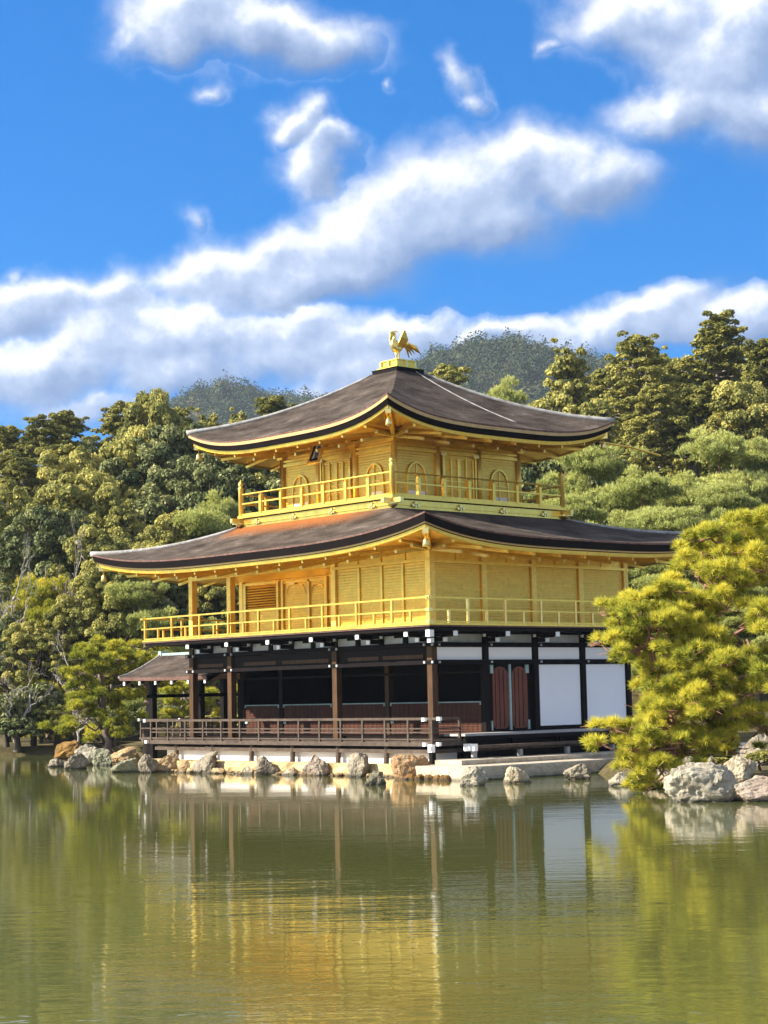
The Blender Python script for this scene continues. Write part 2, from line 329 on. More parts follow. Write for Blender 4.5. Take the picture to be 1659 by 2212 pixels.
class MB:
    """collects simple shapes and links them as one mesh object"""
    def __init__(s): s.v = []; s.f = []
    def add(s, vs, fs):
        o = len(s.v); s.v += [tuple(map(float, v)) for v in vs]; s.f += [tuple(i+o for i in f) for f in fs]; return s
    def box(s, x0, x1, y0, y1, z0, z1):
        vs = [(x0,y0,z0),(x1,y0,z0),(x1,y1,z0),(x0,y1,z0),(x0,y0,z1),(x1,y0,z1),(x1,y1,z1),(x0,y1,z1)]
        return s.add(vs, [(3,2,1,0),(4,5,6,7),(0,1,5,4),(1,2,6,5),(2,3,7,6),(3,0,4,7)])
    def cbox(s, c, w, d, h): return s.box(c[0]-w/2, c[0]+w/2, c[1]-d/2, c[1]+d/2, c[2], c[2]+h)
    def beam(s, a, b, w, h):
        """square bar from a to b, width w, height h (centred)"""
        a = np.array(a, float); b = np.array(b, float); d = b-a; d /= np.linalg.norm(d)
        up = np.array((0, 0, 1.0)) if abs(d[2]) < 0.95 else np.array((1.0, 0, 0))
        r = np.cross(d, up); r /= np.linalg.norm(r); u = np.cross(r, d)
        q = [(-1,-1),(1,-1),(1,1),(-1,1)]
        vs = [p + r*i*w/2 + u*j*h/2 for p in (a, b) for i, j in q]
        return s.add(vs, [(0,1,2,3),(7,6,5,4),(0,4,5,1),(1,5,6,2),(2,6,7,3),(3,7,4,0)])
    def tube(s, pts, rad, n=8, cap=True):
        pts = [np.array(p, float) for p in pts]; rings = []
        if not hasattr(rad, '__len__'): rad = [rad]*len(pts)
        ref = None; o = len(s.v); vs = []
        for i, p in enumerate(pts):
            d = pts[min(i+1, len(pts)-1)] - pts[max(i-1, 0)]; d = d/(np.linalg.norm(d)+1e-9)
            if ref is None: ref = np.array((1.0, 0, 0)) if abs(d[0]) < 0.8 else np.array((0, 1.0, 0))
            u = ref - d*(ref@d); u /= np.linalg.norm(u)+1e-9; w = np.cross(d, u); ref = u
            vs += [p + rad[i]*(math.cos(2*math.pi*k/n)*u + math.sin(2*math.pi*k/n)*w) for k in range(n)]
        fs = []
        for i in range(len(pts)-1):
            for k in range(n): fs.append((i*n+k, i*n+(k+1)%n, (i+1)*n+(k+1)%n, (i+1)*n+k))
        if cap: fs += [tuple(range(n-1, -1, -1)), tuple((len(pts)-1)*n+k for k in range(n))]
        return s.add(vs, fs)
    def cyl(s, x, y, z0, z1, r, n=12): return s.tube([(x, y, z0), (x, y, z1)], r, n)
    def lathe(s, x, y, prof, n=12):
        vs = [(x+r*math.cos(2*math.pi*k/n), y+r*math.sin(2*math.pi*k/n), z) for r, z in prof for k in range(n)]
        fs = [(i*n+k, i*n+(k+1)%n, (i+1)*n+(k+1)%n, (i+1)*n+k) for i in range(len(prof)-1) for k in range(n)]
        fs += [tuple(range(n-1, -1, -1)), tuple((len(prof)-1)*n+k for k in range(n))]
        return s.add(vs, fs)
    def grid(s, P):
        P = np.asarray(P, float); a, b = P.shape[:2]
        return s.add(P.reshape(-1, 3), [(i*b+j, i*b+j+1, (i+1)*b+j+1, (i+1)*b+j) for i in range(a-1) for j in range(b-1)])
    def mesh(s, name, mat, smooth=False):
        me = bpy.data.meshes.new(name); me.from_pydata(s.v, [], s.f); me.update()
        if smooth: me.polygons.foreach_set('use_smooth', [True]*len(me.polygons))
        if mat: me.materials.append(mat)
        return me
    def build(s, name, mat, parent=None, smooth=False):
        return link(name, s.mesh(name, mat, smooth), parent)

def link(name, data, parent=None):
    o = bpy.data.objects.new(name, data); COL.objects.link(o)
    if parent is not None: o.parent = parent; o.matrix_parent_inverse = parent_inv(parent)
    return o
def world_of(p):
    return p.matrix_basis.copy() if p.parent is None else world_of(p.parent) @ p.matrix_parent_inverse @ p.matrix_basis
def parent_inv(p): return world_of(p).inverted()
def tag(o, label=None, cat=None, group=None, kind=None):
    for k, v in (('label', label), ('category', cat), ('group', group), ('kind', kind)):
        if v: o[k] = v
    return o
def thing(name, label, cat, loc=(0, 0, 0), group=None):
    o = bpy.data.objects.new(name, None); COL.objects.link(o); o.location = loc; o.empty_display_size = 0.3
    return tag(o, label, cat, group)

# ------------------------------------------------------------------ ground, water, hills
def sstep(a, b, x):
    t = np.clip((x-a)/(b-a), 0, 1); return t*t*(3-2*t)
def wob(l, d, s=1.0): return np.sin(l*0.31*s+1.3)*0.9 + np.sin(d*0.23*s+0.7)*0.8 + np.sin((l+d)*0.13*s)*1.2
def height(l, d):
    l = np.asarray(l, float); d = np.asarray(d, float); w = wob(l, d)
    h = np.full(np.broadcast(l, d).shape, -0.9)
    def up(cur, m, z): return np.maximum(cur, -0.9 + (z+0.9)*m)
    # far shore, with the wooded slope behind it
    far = sstep(82.0, 83.6, d + 0.35*w)
    h = up(h, far, 0.35); h = h + np.where(d > 84, sstep(84, 150, d)*9.5 + w*0.12*sstep(84, 100, d), 0)
    # right-hand bank behind the pavilion
    rb = sstep(57, 60, d + 0.3*w)*sstep(3.2, 5.0, l - 0.15*(d-58))
    h = up(h, rb, 0.55); h = np.where((d > 60) & (l > 3), np.maximum(h, 0.55*rb + sstep(62, 150, d)*10.5*rb - 0.9*(1-rb)), h)
    # pavilion island
    isl = sstep(-11.9, -10.9, l + 0.1*w)*sstep(2.6, 1.2, l)*sstep(66.2, 67.6, d + 0.1*w - np.clip(-6.5-l, 0, 3)*0.95)
    h = up(h, isl, 0.62)
    # near peninsula under the right-hand pine
    pen = sstep(5.6, 7.2, l + 0.06*(d-40) + 0.12*w)*sstep(37.2, 39.4, d)*sstep(58, 54, d)
    h = up(h, pen, 0.35)
    # bank at the viewer's feet
    h = up(h, sstep(6.0, 3.0, d + 0.2*w), 0.7)
    return h
def build_ground():
    ls = np.concatenate([np.linspace(-6000, -500, 8), np.linspace(-400, -80, 12), np.arange(-60, 60.1, 0.8), np.linspace(80, 400, 12), np.linspace(500, 6000, 8)])
    ds = np.concatenate([np.linspace(-3000, -60, 8), np.arange(-40, 150.1, 0.8), np.linspace(160, 400, 14), np.linspace(500, 9000, 10)])
    L, D = np.meshgrid(ls, ds, indexing='ij'); Z = height(L, D)
    XY = CAM[:2] + L[..., None]*RT0[:2] + D[..., None]*FH[:2]
    P = np.concatenate([XY, Z[..., None]], -1); a, b = L.shape
    idx = np.arange(a*b).reshape(a, b)
    F = np.stack([idx[:-1, :-1], idx[1:, :-1], idx[1:, 1:], idx[:-1, 1:]], -1).reshape(-1, 4)
    o = link('ground', mk_mesh('ground', P, F, M['ground'], smooth=True)); tag(o, kind='structure')
build_ground()
def gz(x, y):
    v = np.array((x, y))-CAM[:2]; return float(height(v@RT0[:2], v@FH[:2]))

def build_water():
    c = [ld(-200, -40), ld(200, -40), ld(200, 150), ld(-200, 150)]
    o = link('pond_water', mk_mesh('pond_water', [(p[0], p[1], 0.0) for p in c], [(0, 1, 2, 3)], M['water'])); tag(o, kind='structure')
build_water()

# ------------------------------------------------------------------ foliage builders
def unit(a): return a/(np.linalg.norm(a, axis=-1, keepdims=True)+1e-9)
def sprays(C, N, size, rng, aspect=0.6, curl=0.12):
    """one leaf-shaped quad per centre, facing N"""
    n = len(C); r = unit(rng.normal(size=(n, 3))); u = unit(np.cross(N, r)); v = np.cross(N, u)
    s = np.asarray(size).reshape(-1, 1); c = N*s*curl
    V = np.stack([C-u*s, C-v*s*aspect+c, C+u*s, C+v*s*aspect+c], 1).reshape(-1, 3)
    F = np.arange(n*4).reshape(-1, 4); return V, F
def clump_sprays(centres, radii, per, size, rng, flat=1.0, up=0.25, tint_amp=0.5):
    """sprays spread over the outside of each clump (flattened balls)"""
    Cs, Ns, Ts = [], [], []
    for c, r in zip(centres, radii):
        k = max(8, int(per*(r**1.6)))
        d = unit(rng.normal(size=(k, 3))); d[:, 2] = np.where(d[:, 2] < -0.3, -d[:, 2]*0.6, d[:, 2]); d = unit(d)
        rad = r*(0.55+0.5*rng.random(k)**0.6)[:, None]
        p = c + d*rad*np.array((1, 1, flat)); nrm = unit(d*np.array((1, 1, 1/max(flat, 0.4))) + np.array((0, 0, up)) + rng.normal(size=(k, 3))*0.6)
        Cs.append(p); Ns.append(nrm); base = 0.45 + (rng.random()-0.5)*tint_amp
        Ts.append(np.clip(base + rng.normal(size=k)*0.16, 0, 1))
    C = np.concatenate(Cs); N = np.concatenate(Ns); T = np.concatenate(Ts)
    V, F = sprays(C, N, size*(0.6+0.8*rng.random(len(C))), rng); return V, F, np.repeat(T, 4)
def needle_tufts(P, Dr, length, width, per, spread, rng, tint):
    """bundles of thin needles (one triangle each) fanning out from P along Dr"""
    n = len(P); P = np.repeat(P, per, 0); D = np.repeat(Dr, per, 0); T = np.repeat(tint, per)
    d = unit(D + spread*rng.normal(size=(n*per, 3))); L = length*(0.65+0.6*rng.random(n*per))[:, None]
    s = unit(np.cross(d, rng.normal(size=(n*per, 3))))*width/2
    V = np.stack([P+s, P-s, P+d*L], 1).reshape(-1, 3); return V, np.arange(len(V)).reshape(-1, 3), np.repeat(np.clip(T + rng.normal(size=n*per)*0.10, 0, 1), 3)
def pad_tufts(pads, per, rng, up=0.7, lobes=7, lr=0.42, dj=0.15):
    """points and directions over flattened pine pads (c, rx, ry, rz)"""
    Ps, Ds, Ts = [], [], []
    for c, rx, ry, rz in pads:
        k = max(12, int(per*rx*ry)); d = unit(rng.normal(size=(k, 3))); d[:, 2] = np.where(d[:, 2] < -0.15, -d[:, 2], d[:, 2]); d = unit(d)
        # the pad is a cluster of small mounds
        lob = rng.normal(size=(max(5, int(lobes*rx*ry)), 3))*np.array((0.48, 0.48, 0.30)); li = rng.integers(0, len(lob), k)
        q = lob[li] + d*lr*(0.5+0.6*rng.random(k))[:, None]
        Ps.append(np.array(c) + q*np.array((rx, ry, rz))*1.05); Ds.append(unit(d*np.array((1, 1, 0.8)) + np.array((0, 0, up)) + rng.normal(size=(k, 3))*dj))
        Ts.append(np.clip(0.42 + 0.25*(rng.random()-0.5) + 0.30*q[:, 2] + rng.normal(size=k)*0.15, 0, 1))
    return np.concatenate(Ps), np.concatenate(Ds), np.concatenate(Ts)
def limb(mb, a, b, r0, r1, rng, wob=0.08, n=6, sag=0.0, sides=7):
    a = np.array(a, float); b = np.array(b, float); L = np.linalg.norm(b-a); pts = []
    for i in range(n+1):
        t = i/n; p = a+(b-a)*t
        if 0 < i < n: p = p + rng.normal(size=3)*L*wob*0.5
        p[2] += sag*math.sin(math.pi*t); pts.append(p)
    mb.tube(pts, [r0+(r1-r0)*(i/n) for i in range(n+1)], sides); return pts

# ---- tree kinds: each returns (trunk mesh, crown mesh); height and half-width in metres
def kind_round(seed, leaf, bark, h=14.0, r=4.0, size=0.115, dens=560, gaps=0.0):
    rng = np.random.default_rng(seed); cb = h*0.22
    cen, rad = [], []
    nb = 210; lobes = unit(rng.normal(size=(9, 3))); la = 0.10+0.22*rng.random(9)
    for i in range(nb):
        d = unit(rng.normal(size=3)); d[2] = d[2] if d[2] > -0.45 else -d[2]
        bulge = 0.74 + float((la*np.clip(lobes@d-0.55, 0, 1)/0.45).sum()); k = (0.60+0.40*rng.random()**0.5)*bulge
        p = np.array((d[0]*r*k, d[1]*r*k, cb+(h-cb)*(0.45+0.52*d[2]*k))); p[2] = min(p[2], h-0.3)
        cen.append(p); rad.append(r*(0.085+0.095*rng.random()))
    V, F, T = clump_sprays(cen, rad, dens, size, rng, 0.8)
    mb = MB(); top = limb(mb, (0, 0, -1.0), (rng.normal()*0.3, rng.normal()*0.3, h*0.72), 0.32, 0.08, rng, 0.04)
    for i in rng.choice(nb, 16, replace=False):
        z = min(cen[i][2]*0.7, h*0.6); limb(mb, (0, 0, z), cen[i], 0.11, 0.03, rng, 0.10, 5)
    return mb.mesh('trunk', bark, True), mk_mesh('crown', V, F, leaf, T)
def kind_conifer(seed, leaf, bark, h=18.0, r=3.2, size=0.10, dens=560, bare=0.2, ragged=0.30):
    rng = np.random.default_rng(seed); cen, rad = [], []
    mb = MB(); limb(mb, (0, 0, -1.0), (rng.normal()*0.25, rng.normal()*0.25, h*0.93), 0.36, 0.03, rng, 0.02, 8)
    z = h*bare
    while z < h*0.98:
        f = (z/h-bare)/(1-bare); rr = r*(1.0-f)**0.55*(1-ragged*rng.random())*(0.75+0.25*min(1, f*5)) + 0.35
        for k in range(int(8+rng.integers(0, 4)) if f < 0.85 else 7):
            a = rng.random()*6.283; L = rr*(0.6+0.45*rng.random()); e = np.array((math.cos(a)*L, math.sin(a)*L, z+0.25*L-0.2+rng.normal()*0.40))
            if f < 0.9: limb(mb, (0, 0, z-0.2), e, 0.07, 0.02, rng, 0.08, 4, 0, 5)
            for s in ((0.5, 0.8, 1.0) if L > 1.4 else (0.6, 1.0)):
                cen.append(np.array((e[0]*s, e[1]*s, (z-0.2)+(e[2]-z+0.2)*s+0.1)) + rng.normal(size=3)*0.18); rad.append(0.22+0.26*rng.random()*(1-0.3*f))
        z += 0.40 + 0.25*rng.random()
    for k in range(26): cen.append(np.array((rng.normal()*0.45, rng.normal()*0.45, h*(0.90+0.095*rng.random())))); rad.append(0.22+0.15*rng.random())
    V, F, T = clump_sprays(cen, rad, dens, size, rng, 0.8, 0.3)
    return mb.mesh('trunk', bark, True), mk_mesh('crown', V, F, leaf, T)
def kind_pine(seed, leaf, bark, h=12.0, r=3.6, per=520, lo=0.3, ln=0.20, wd=0.045, npad=19, lean=0.8):
    rng = np.random.default_rng(seed); mb = MB(); tip = np.array((rng.normal()*lean, rng.normal()*lean, h*0.93))
    tr = limb(mb, (0, 0, -0.8), tip, 0.26, 0.05, rng, 0.06, 9); pads = []
    for i in range(npad):
        f = lo+(1-lo)*(i+0.5)/npad; base = tr[min(9, int(f*9))]
        a = i*2.4+rng.random()*0.9; L = r*(0.25+0.75*(1-f)**0.55*1.15)*(0.65+0.4*rng.random())
        if i >= npad-2: L *= 0.35
        c = base + np.array((math.cos(a)*L, math.sin(a)*L, 0.25+rng.random()*0.4))
        limb(mb, base, c-np.array((0, 0, 0.15)), 0.09, 0.03, rng, 0.12, 5, 0.1, 6)
        w = r*(0.33+0.15*rng.random()); pads.append((c, w, w*0.9, 0.72+0.32*rng.random()))
        if L > 1.2:
            c2 = base + (c-base)*0.55 + rng.normal(size=3)*0.25; pads.append((c2, w*0.75, w*0.75, 0.6))
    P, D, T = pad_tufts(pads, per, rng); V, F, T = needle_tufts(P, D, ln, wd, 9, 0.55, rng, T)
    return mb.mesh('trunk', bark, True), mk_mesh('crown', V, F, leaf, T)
def kind_bare(seed, bark, h=9.0, r=3.0):
    rng = np.random.default_rng(seed); mb = MB(); tw = []
    top = limb(mb, (0, 0, -0.8), (rng.normal()*0.4, rng.normal()*0.4, h*0.55), 0.2, 0.08, rng, 0.08, 6)
    def grow(p, d, L, rad, lvl):
        e = p+d*L; limb(mb, p, e, rad, rad*0.55, rng, 0.10, 4, 0, 5)
        if lvl > 3 or rad < 0.008: return
        for k in range(3):
            q = p+(e-p)*(0.55+0.45*rng.random()); dd = unit(d+rng.normal(size=3)*0.55+np.array((0, 0, 0.12))); grow(q, dd, L*(0.55+0.25*rng.random()), rad*0.55, lvl+1)
    for i in range(7):
        p = top[2+i % 5]; a = i*2.4; grow(p, unit(np.array((math.cos(a), math.sin(a), 0.7+rng.random()*0.6))), r*0.62, 0.075, 1)
    return mb, rng

KINDS = {}
def kind(name, maker): KINDS[name] = maker
TWIG = LEAF['twig']
def make_kinds():
    K = {}
    K['olive_a'] = (14, 4, kind_round(1, LEAF['olive'], M['dark_bark']))
    K['olive_b'] = (13, 4.4, kind_round(2, LEAF['olive'], M['dark_bark'], 13, 4.4))
    K['dark_a'] = (14, 4.2, kind_round(3, LEAF['dark'], M['dark_bark'], 14, 4.2, 0.12, 540))
    K['dark_b'] = (12, 4.2, kind_round(4, LEAF['dark'], M['dark_bark'], 12, 4.2, 0.11))
    K['cedar_a'] = (18, 3.2, kind_conifer(5, LEAF['cedar'], M['grey_bark']))
    K['cedar_b'] = (19, 3.8, kind_conifer(6, LEAF['cedar'], M['grey_bark'], 19, 3.9, 0.10, 560, 0.25, 0.42))
    K['cypress'] = (15, 3.0, kind_conifer(7, LEAF['olive'], M['dark_bark'], 15, 3.0, 0.11, 560, 0.12, 0.22))
    K['pale_a'] = (12, 3.6, kind_pine(8, LEAF['palepine'], M['red_bark']))
    K['pale_b'] = (11, 3.9, kind_pine(9, LEAF['palepine'], M['bark'], 11, 3.9, 500, 0.2))
    K['pine_a'] = (10, 3.4, kind_pine(10, LEAF['pine'], M['bark'], 10, 3.4, 500, 0.15))
    K['shrub'] = (3, 2.0, kind_round(11, LEAF['dark'], M['dark_bark'], 3.0, 2.0, 0.11, 420))
    K['shrub_olive'] = (3, 2.0, kind_round(12, LEAF['olive'], M['dark_bark'], 3.0, 2.0, 0.11, 420))
    for nm, sd_, bk in (('bare_grey', 13, M['grey_bark']), ('bare_white', 14, M['grey_bark'])):
        mb, rng = kind_bare(sd_, bk); K[nm] = (9, 3.4, (mb.mesh('trunk', bk, True), None))
    return K
KINDS = make_kinds()

def plant(kd, px, top, d, wpx, label, cat='tree', group=None, name=None, turn=None, lift=0.0):
    H0, R0, (tm, cm) = KINDS[kd]
    p = at(px, top, d); base = gz(p[0], p[1]) + lift; h = p[2]-base; w = wpx/FPX*d/2
    nm = name or {'o': 'broadleaf_tree', 'd': 'evergreen_tree', 'c': 'cypress_tree', 'p': 'pine_tree', 's': 'shrub', 'b': 'bare_tree'}[kd[0]]
    if kd == 'cypress': nm = 'cypress_tree'
    o = thing(nm, label, cat, (p[0], p[1], base), group)
    o.scale = (w/R0, w/R0, h/H0); o.rotation_euler[2] = (px*0.37+top*0.11) % 6.28 if turn is None else turn
    if not kd.startswith('shrub'): k_ = o.scale[0] if kd[0] == 'b' else max(o.scale[0], (1.25 if d > 110 and kd.startswith('cedar') else 0.56 if d > 120 and kd[0] in 'od' else 0.80 if kd[0] in 'odc' else 0.62)*h/H0); o.scale = (k_, k_, h/H0)
    for pn, me in (('trunk', tm), ('crown', cm)):
        if me is not None:
            c = bpy.data.objects.new(pn, me); COL.objects.link(c); c.parent = o
    return o


# ------------------------------------------------------------------ the golden pavilion
B = 2.127; XW = -5.5*B; YN = 4*B            # bays; south-east corner column stands at the origin
COLX = [0, -2*B, -4.5*B, -5.5*B]; COLY = [B, 2*B, 3*B, 4*B]
PAV = thing('golden_pavilion', 'three-storey pavilion with gold-leafed upper floors and bark-shingle roofs beside the pond', 'pavilion', (-5.85, 4.25, 0))
def part(mb, name, mat, parent=None, smooth=False, label=None):
    o = mb.build(name, M[mat], PAV if parent is None else parent, smooth)
    if label: o['label'] = label
    return o

def storey_one():
    part(MB().box(XW-0.55, 0.62, -0.72, YN+0.3, 0.05, 0.66), 'plaster_base', 'plaster')
    # veranda floor, planked along the edge
    fl = part(MB().box(XW-1.05, 1.0, -1.0, 0.12, 0.985, 1.02).box(XW-1.05, XW+0.1, 0.12, 4.2, 0.985, 1.02), 'veranda_floor', 'rail_wood')
    part(MB().box(XW-1.09, 1.04, -1.05, -0.98, 0.865, 0.982).box(XW-1.09, XW-1.02, -0.975, 4.2, 0.865, 0.982).box(0.97, 1.04, -0.975, 0.25, 0.865, 0.982), 'floor_edge', 'rail_wood', fl)
    part(MB().box(XW-0.95, 0.9, -0.93, -0.83, 0.665, 0.775).box(0.80, 0.90, -0.826, 0.25, 0.665, 0.775), 'floor_joist', 'rail_wood', fl)
    part(MB().box(XW-1.0, 0.9, -0.80, -0.725, 0.79, 0.98), 'floor_bearer', 'dark_wood', fl)
    for x in (-11.45, -9.45, -7.4, -5.35, -3.2, -1.05):
        part(MB().tube([(x-0.03, -0.90, 0.15), (x, -0.88, 0.86)], [0.085, 0.075], 8), 'floor_stilt', 'rail_wood', fl)
    part(MB().box(0.93, 1.07, -1.08, -0.94, 0.30, 0.86), 'floor_stilt', 'dark_wood', fl)
    # railing along the south and west edges, turning the corner to the east
    ra = part(MB().beam((XW-1.35, -1.02, 1.635), (1.30, -1.02, 1.635), 0.065, 0.07), 'veranda_railing', 'rail_wood')
    part(MB().beam((1.02, -0.985, 1.63), (1.02, 0.05, 1.63), 0.06, 0.06), 'top_rail', 'rail_wood', ra)
    part(MB().beam((XW-1.03, -0.985, 1.63), (XW-1.03, 4.2, 1.63), 0.06, 0.06), 'top_rail', 'rail_wood', ra)
    for z in (1.36, 1.255, 1.06):
        part(MB().beam((XW-1.0, -1.02, z), (1.0, -1.02, z), 0.035, 0.04), 'middle_rail', 'rail_wood', ra)
        part(MB().beam((1.02, -1.0, z), (1.02, 0.05, z), 0.035, 0.04), 'middle_rail', 'rail_wood', ra)
        part(MB().beam((XW-1.03, -1.0, z), (XW-1.03, 4.2, z), 0.035, 0.04), 'middle_rail', 'rail_wood', ra)
    for i in range(15):
        x = 1.02-0.982*i
        part(MB().cbox((x, -1.02, 0.99), 0.065, 0.062, 0.61), 'rail_post', 'rail_wood', ra)
    for x, y in ((1.02, 0.05), (XW-1.03, 0.2), (XW-1.03, 1.5), (XW-1.03, 2.8)):
        part(MB().cbox((x, y, 0.99), 0.065, 0.062, 0.61), 'rail_post', 'rail_wood', ra)
    for x, y, z in ((1.32, -1.02, 1.635), (1.02, -1.32, 1.62), (1.28, -1.02, 0.93), (1.02, -1.30, 0.93), (XW-1.37, -1.02, 1.635), (XW-1.3, -1.02, 0.93)):
        part(MB().beam((x-0.06, y, z), (x+0.06, y, z), 0.10, 0.10), 'rail_end_cap', 'white_paint', ra)
    part(MB().cbox((1.02, -1.06, 0.70), 0.17, 0.12, 0.22), 'corner_cap', 'white_paint', ra)
    # inner floor, ceiling and dark back walls
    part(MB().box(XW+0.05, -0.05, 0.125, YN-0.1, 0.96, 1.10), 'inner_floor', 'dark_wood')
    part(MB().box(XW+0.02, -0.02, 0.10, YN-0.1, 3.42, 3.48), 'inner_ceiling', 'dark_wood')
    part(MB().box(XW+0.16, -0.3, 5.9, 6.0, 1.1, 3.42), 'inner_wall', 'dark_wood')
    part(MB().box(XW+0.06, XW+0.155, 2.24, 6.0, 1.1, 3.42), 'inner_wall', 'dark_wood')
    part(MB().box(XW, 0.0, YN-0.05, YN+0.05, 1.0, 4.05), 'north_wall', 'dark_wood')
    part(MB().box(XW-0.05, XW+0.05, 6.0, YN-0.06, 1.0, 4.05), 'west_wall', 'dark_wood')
    # columns: the square posts of the outer ring
    def column(x, y, z0=1.0, z1=4.02, w=0.21, mat='brown_wood'):
        c = part(MB().box(x-w/2, x+w/2, y-w/2, y+w/2, z0, z1), 'column', mat); return c
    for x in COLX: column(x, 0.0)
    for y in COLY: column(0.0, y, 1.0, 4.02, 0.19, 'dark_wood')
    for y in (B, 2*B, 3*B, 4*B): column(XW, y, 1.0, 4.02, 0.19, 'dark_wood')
    # tie beams
    t1 = part(MB().box(XW-0.28, 0.13, -0.125, -0.02, 3.69, 3.80).box(0.02, 0.125, -0.02, YN+0.1, 3.69, 3.80).box(XW-0.125, XW-0.02, 0.0, YN, 3.69, 3.80), 'tie_beam', 'black')
    t2 = part(MB().box(XW-0.28, 0.13, -0.125, -0.02, 3.18, 3.295).box(0.02, 0.125, -0.02, YN+0.1, 3.18, 3.295).box(XW-0.125, XW-0.02, 0.0, YN, 3.18, 3.295), 'tie_beam', 'black')
    part(MB().box(XW-0.1, 0.02, -0.018, 0.06, 3.30, 3.685), 'transom_board', 'dark_wood')
    for x0, x1 in ((-8.9, -7.2), (-6.9, -4.6), (-3.7, -2.3), (-2.1, -0.35), (-11.4, -10.0)):
        part(MB().box(x0, x1, -0.03, -0.0181, 3.36, 3.47), 'transom_panel', 'brown_wood')
    for x, y in [(c, -0.15) for c in COLX]:
        for dx in (-0.17, 0.17):
            for z in (3.745, 3.24): part(MB().cbox((x+dx, -0.14, z-0.035), 0.07, 0.04, 0.07), 'nail_cover', 'grey_plaster', t1)
    for y in [0]+COLY:
        for z in (3.745, 3.24): part(MB().cbox((0.14, y+0.17, z-0.03), 0.04, 0.06, 0.06), 'nail_cover', 'grey_plaster', t1)
    # plaster panels below the balcony
    for i in range(11):
        x = -0.5*B*(i+0.5)
        part(MB().box(x-0.40, x+0.40, -0.045, -0.015, 3.82, 4.05), 'plaster_panel', 'grey_plaster')
    for i in range(4):
        y = B*(i+0.5)
        part(MB().box(0.01, 0.04, y-0.93, y+0.93, 3.815, 4.06), 'plaster_panel', 'grey_plaster')
        part(MB().box(0.0, 0.03, y-0.93, y+0.93, 3.31, 3.675), 'plaster_panel', 'shoji')
    part(MB().box(XW, -0.02, 0.02, 0.08, 3.80, 4.12).box(-0.08, -0.02, 0.09, YN, 3.30, 4.12), 'frieze_board', 'black')
    # bracket arms with white ends that carry the balcony
    for i in range(6):
        x = -B*i
        a = part(MB().box(x-0.07, x+0.07, -0.98, -0.06, 3.98, 4.10).box(x-0.07, x+0.07, -0.55, -0.06, 3.83, 3.96).box(x-0.42, x+0.42, -0.50, -0.38, 3.965, 4.06), 'bracket_arm', 'black')
        part(MB().cbox((x, -1.0, 3.97), 0.15, 0.035, 0.14), 'arm_end', 'white_paint', a); part(MB().cbox((x, -0.57, 3.82), 0.15, 0.035, 0.12), 'arm_end', 'white_paint', a)
        for dx in (-0.44, 0.44): part(MB().cbox((x+dx, -0.44, 3.97), 0.03, 0.10, 0.08), 'arm_end', 'white_paint', a)
        x2 = x-B/2
        if i < 5: part(MB().box(x2-0.05, x2+0.05, -0.05, -0.02, 3.80, 4.08).box(x2-0.45, x2+0.45, -0.10, -0.05, 3.98, 4.06), 'strut', 'black')
    for j in range(5):
        y = B*j
        a = part(MB().box(0.06, 0.98, y-0.07, y+0.07, 3.98, 4.10).box(0.06, 0.55, y-0.07, y+0.07, 3.83, 3.96).box(0.38, 0.50, y-0.40, y+0.40, 3.965, 4.06), 'bracket_arm', 'black')
        part(MB().cbox((1.0, y, 3.97), 0.035, 0.15, 0.14), 'arm_end', 'white_paint', a); part(MB().cbox((0.57, y, 3.82), 0.035, 0.15, 0.12), 'arm_end', 'white_paint', a)
        for dy in (-0.42, 0.42): part(MB().cbox((0.44, y+dy, 3.97), 0.10, 0.03, 0.08), 'arm_end', 'white_paint', a)
    a = part(MB().beam((0.05, -0.05, 4.03), (1.05, -1.05, 4.03), 0.13, 0.13).beam((0.05, -0.05, 3.86), (0.62, -0.62, 3.86), 0.12, 0.12), 'bracket_arm', 'black')
    part(MB().cbox((1.08, -1.08, 3.93), 0.17, 0.17, 0.19), 'arm_end', 'white_paint', a); part(MB().cbox((0.66, -0.66, 3.78), 0.14, 0.14, 0.13), 'arm_end', 'white_paint', a)
    # half-height lattice shutters between the inner posts, south side
    segs = [(-11.60, -9.72), (-9.50, -6.98), (-6.60, -4.40), (-4.15, -2.32), (-2.02, -0.12)]
    for x0, x1 in segs:
        mb = MB().box(x0, x1, 2.10, 2.14, 1.08, 2.05)
        p = part(mb, 'lattice_shutter', 'red_wood')
        sl = MB(); z = 1.12
        while z < 2.03: sl.box(x0+0.03, x1-0.03, 2.075, 2.099, z, z+0.035); z += 0.075
        n = int((x1-x0)/0.2)
        for k in range(1, n): xx = x0+(x1-x0)*k/n; sl.box(xx-0.008, xx+0.008, 2.066, 2.0745, 1.12, 2.03)
        part(sl, 'lattice', 'red_wood', p)
        part(MB().box(x0, x1, 2.06, 2.115, 2.052, 2.085).box(x0, x0+0.06, 2.055, 2.0745, 1.98, 2.05).box(x1-0.06, x1, 2.055, 2.0745, 1.98, 2.05).box(x0+0.02, x0+0.16, 2.05, 2.065, 1.45, 1.52), 'metal_trim', 'patina', p)
    for x in (-11.70, -9.61, -6.79, -4.28, -2.17, -0.02):
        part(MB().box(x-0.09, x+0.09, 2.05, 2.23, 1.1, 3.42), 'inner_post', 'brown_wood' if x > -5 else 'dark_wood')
    part(MB().box(XW, 0.0, 2.04, 2.16, 2.93, 3.00), 'inner_lintel', 'dark_wood')
    part(MB().box(-11.0, -0.4, 0.60, 0.64, 3.20, 3.24), 'hanging_pole', 'rail_wood')
    # east side: panelled doors and white sliding panels
    sill = part(MB().box(-0.10, 0.06, B+0.10, YN-0.1, 1.06, 1.22), 'door_sill', 'black')
    d = part(MB().box(-0.07, -0.03, B+0.12, 2*B-0.10, 1.221, 3.178), 'door_frame', 'black')
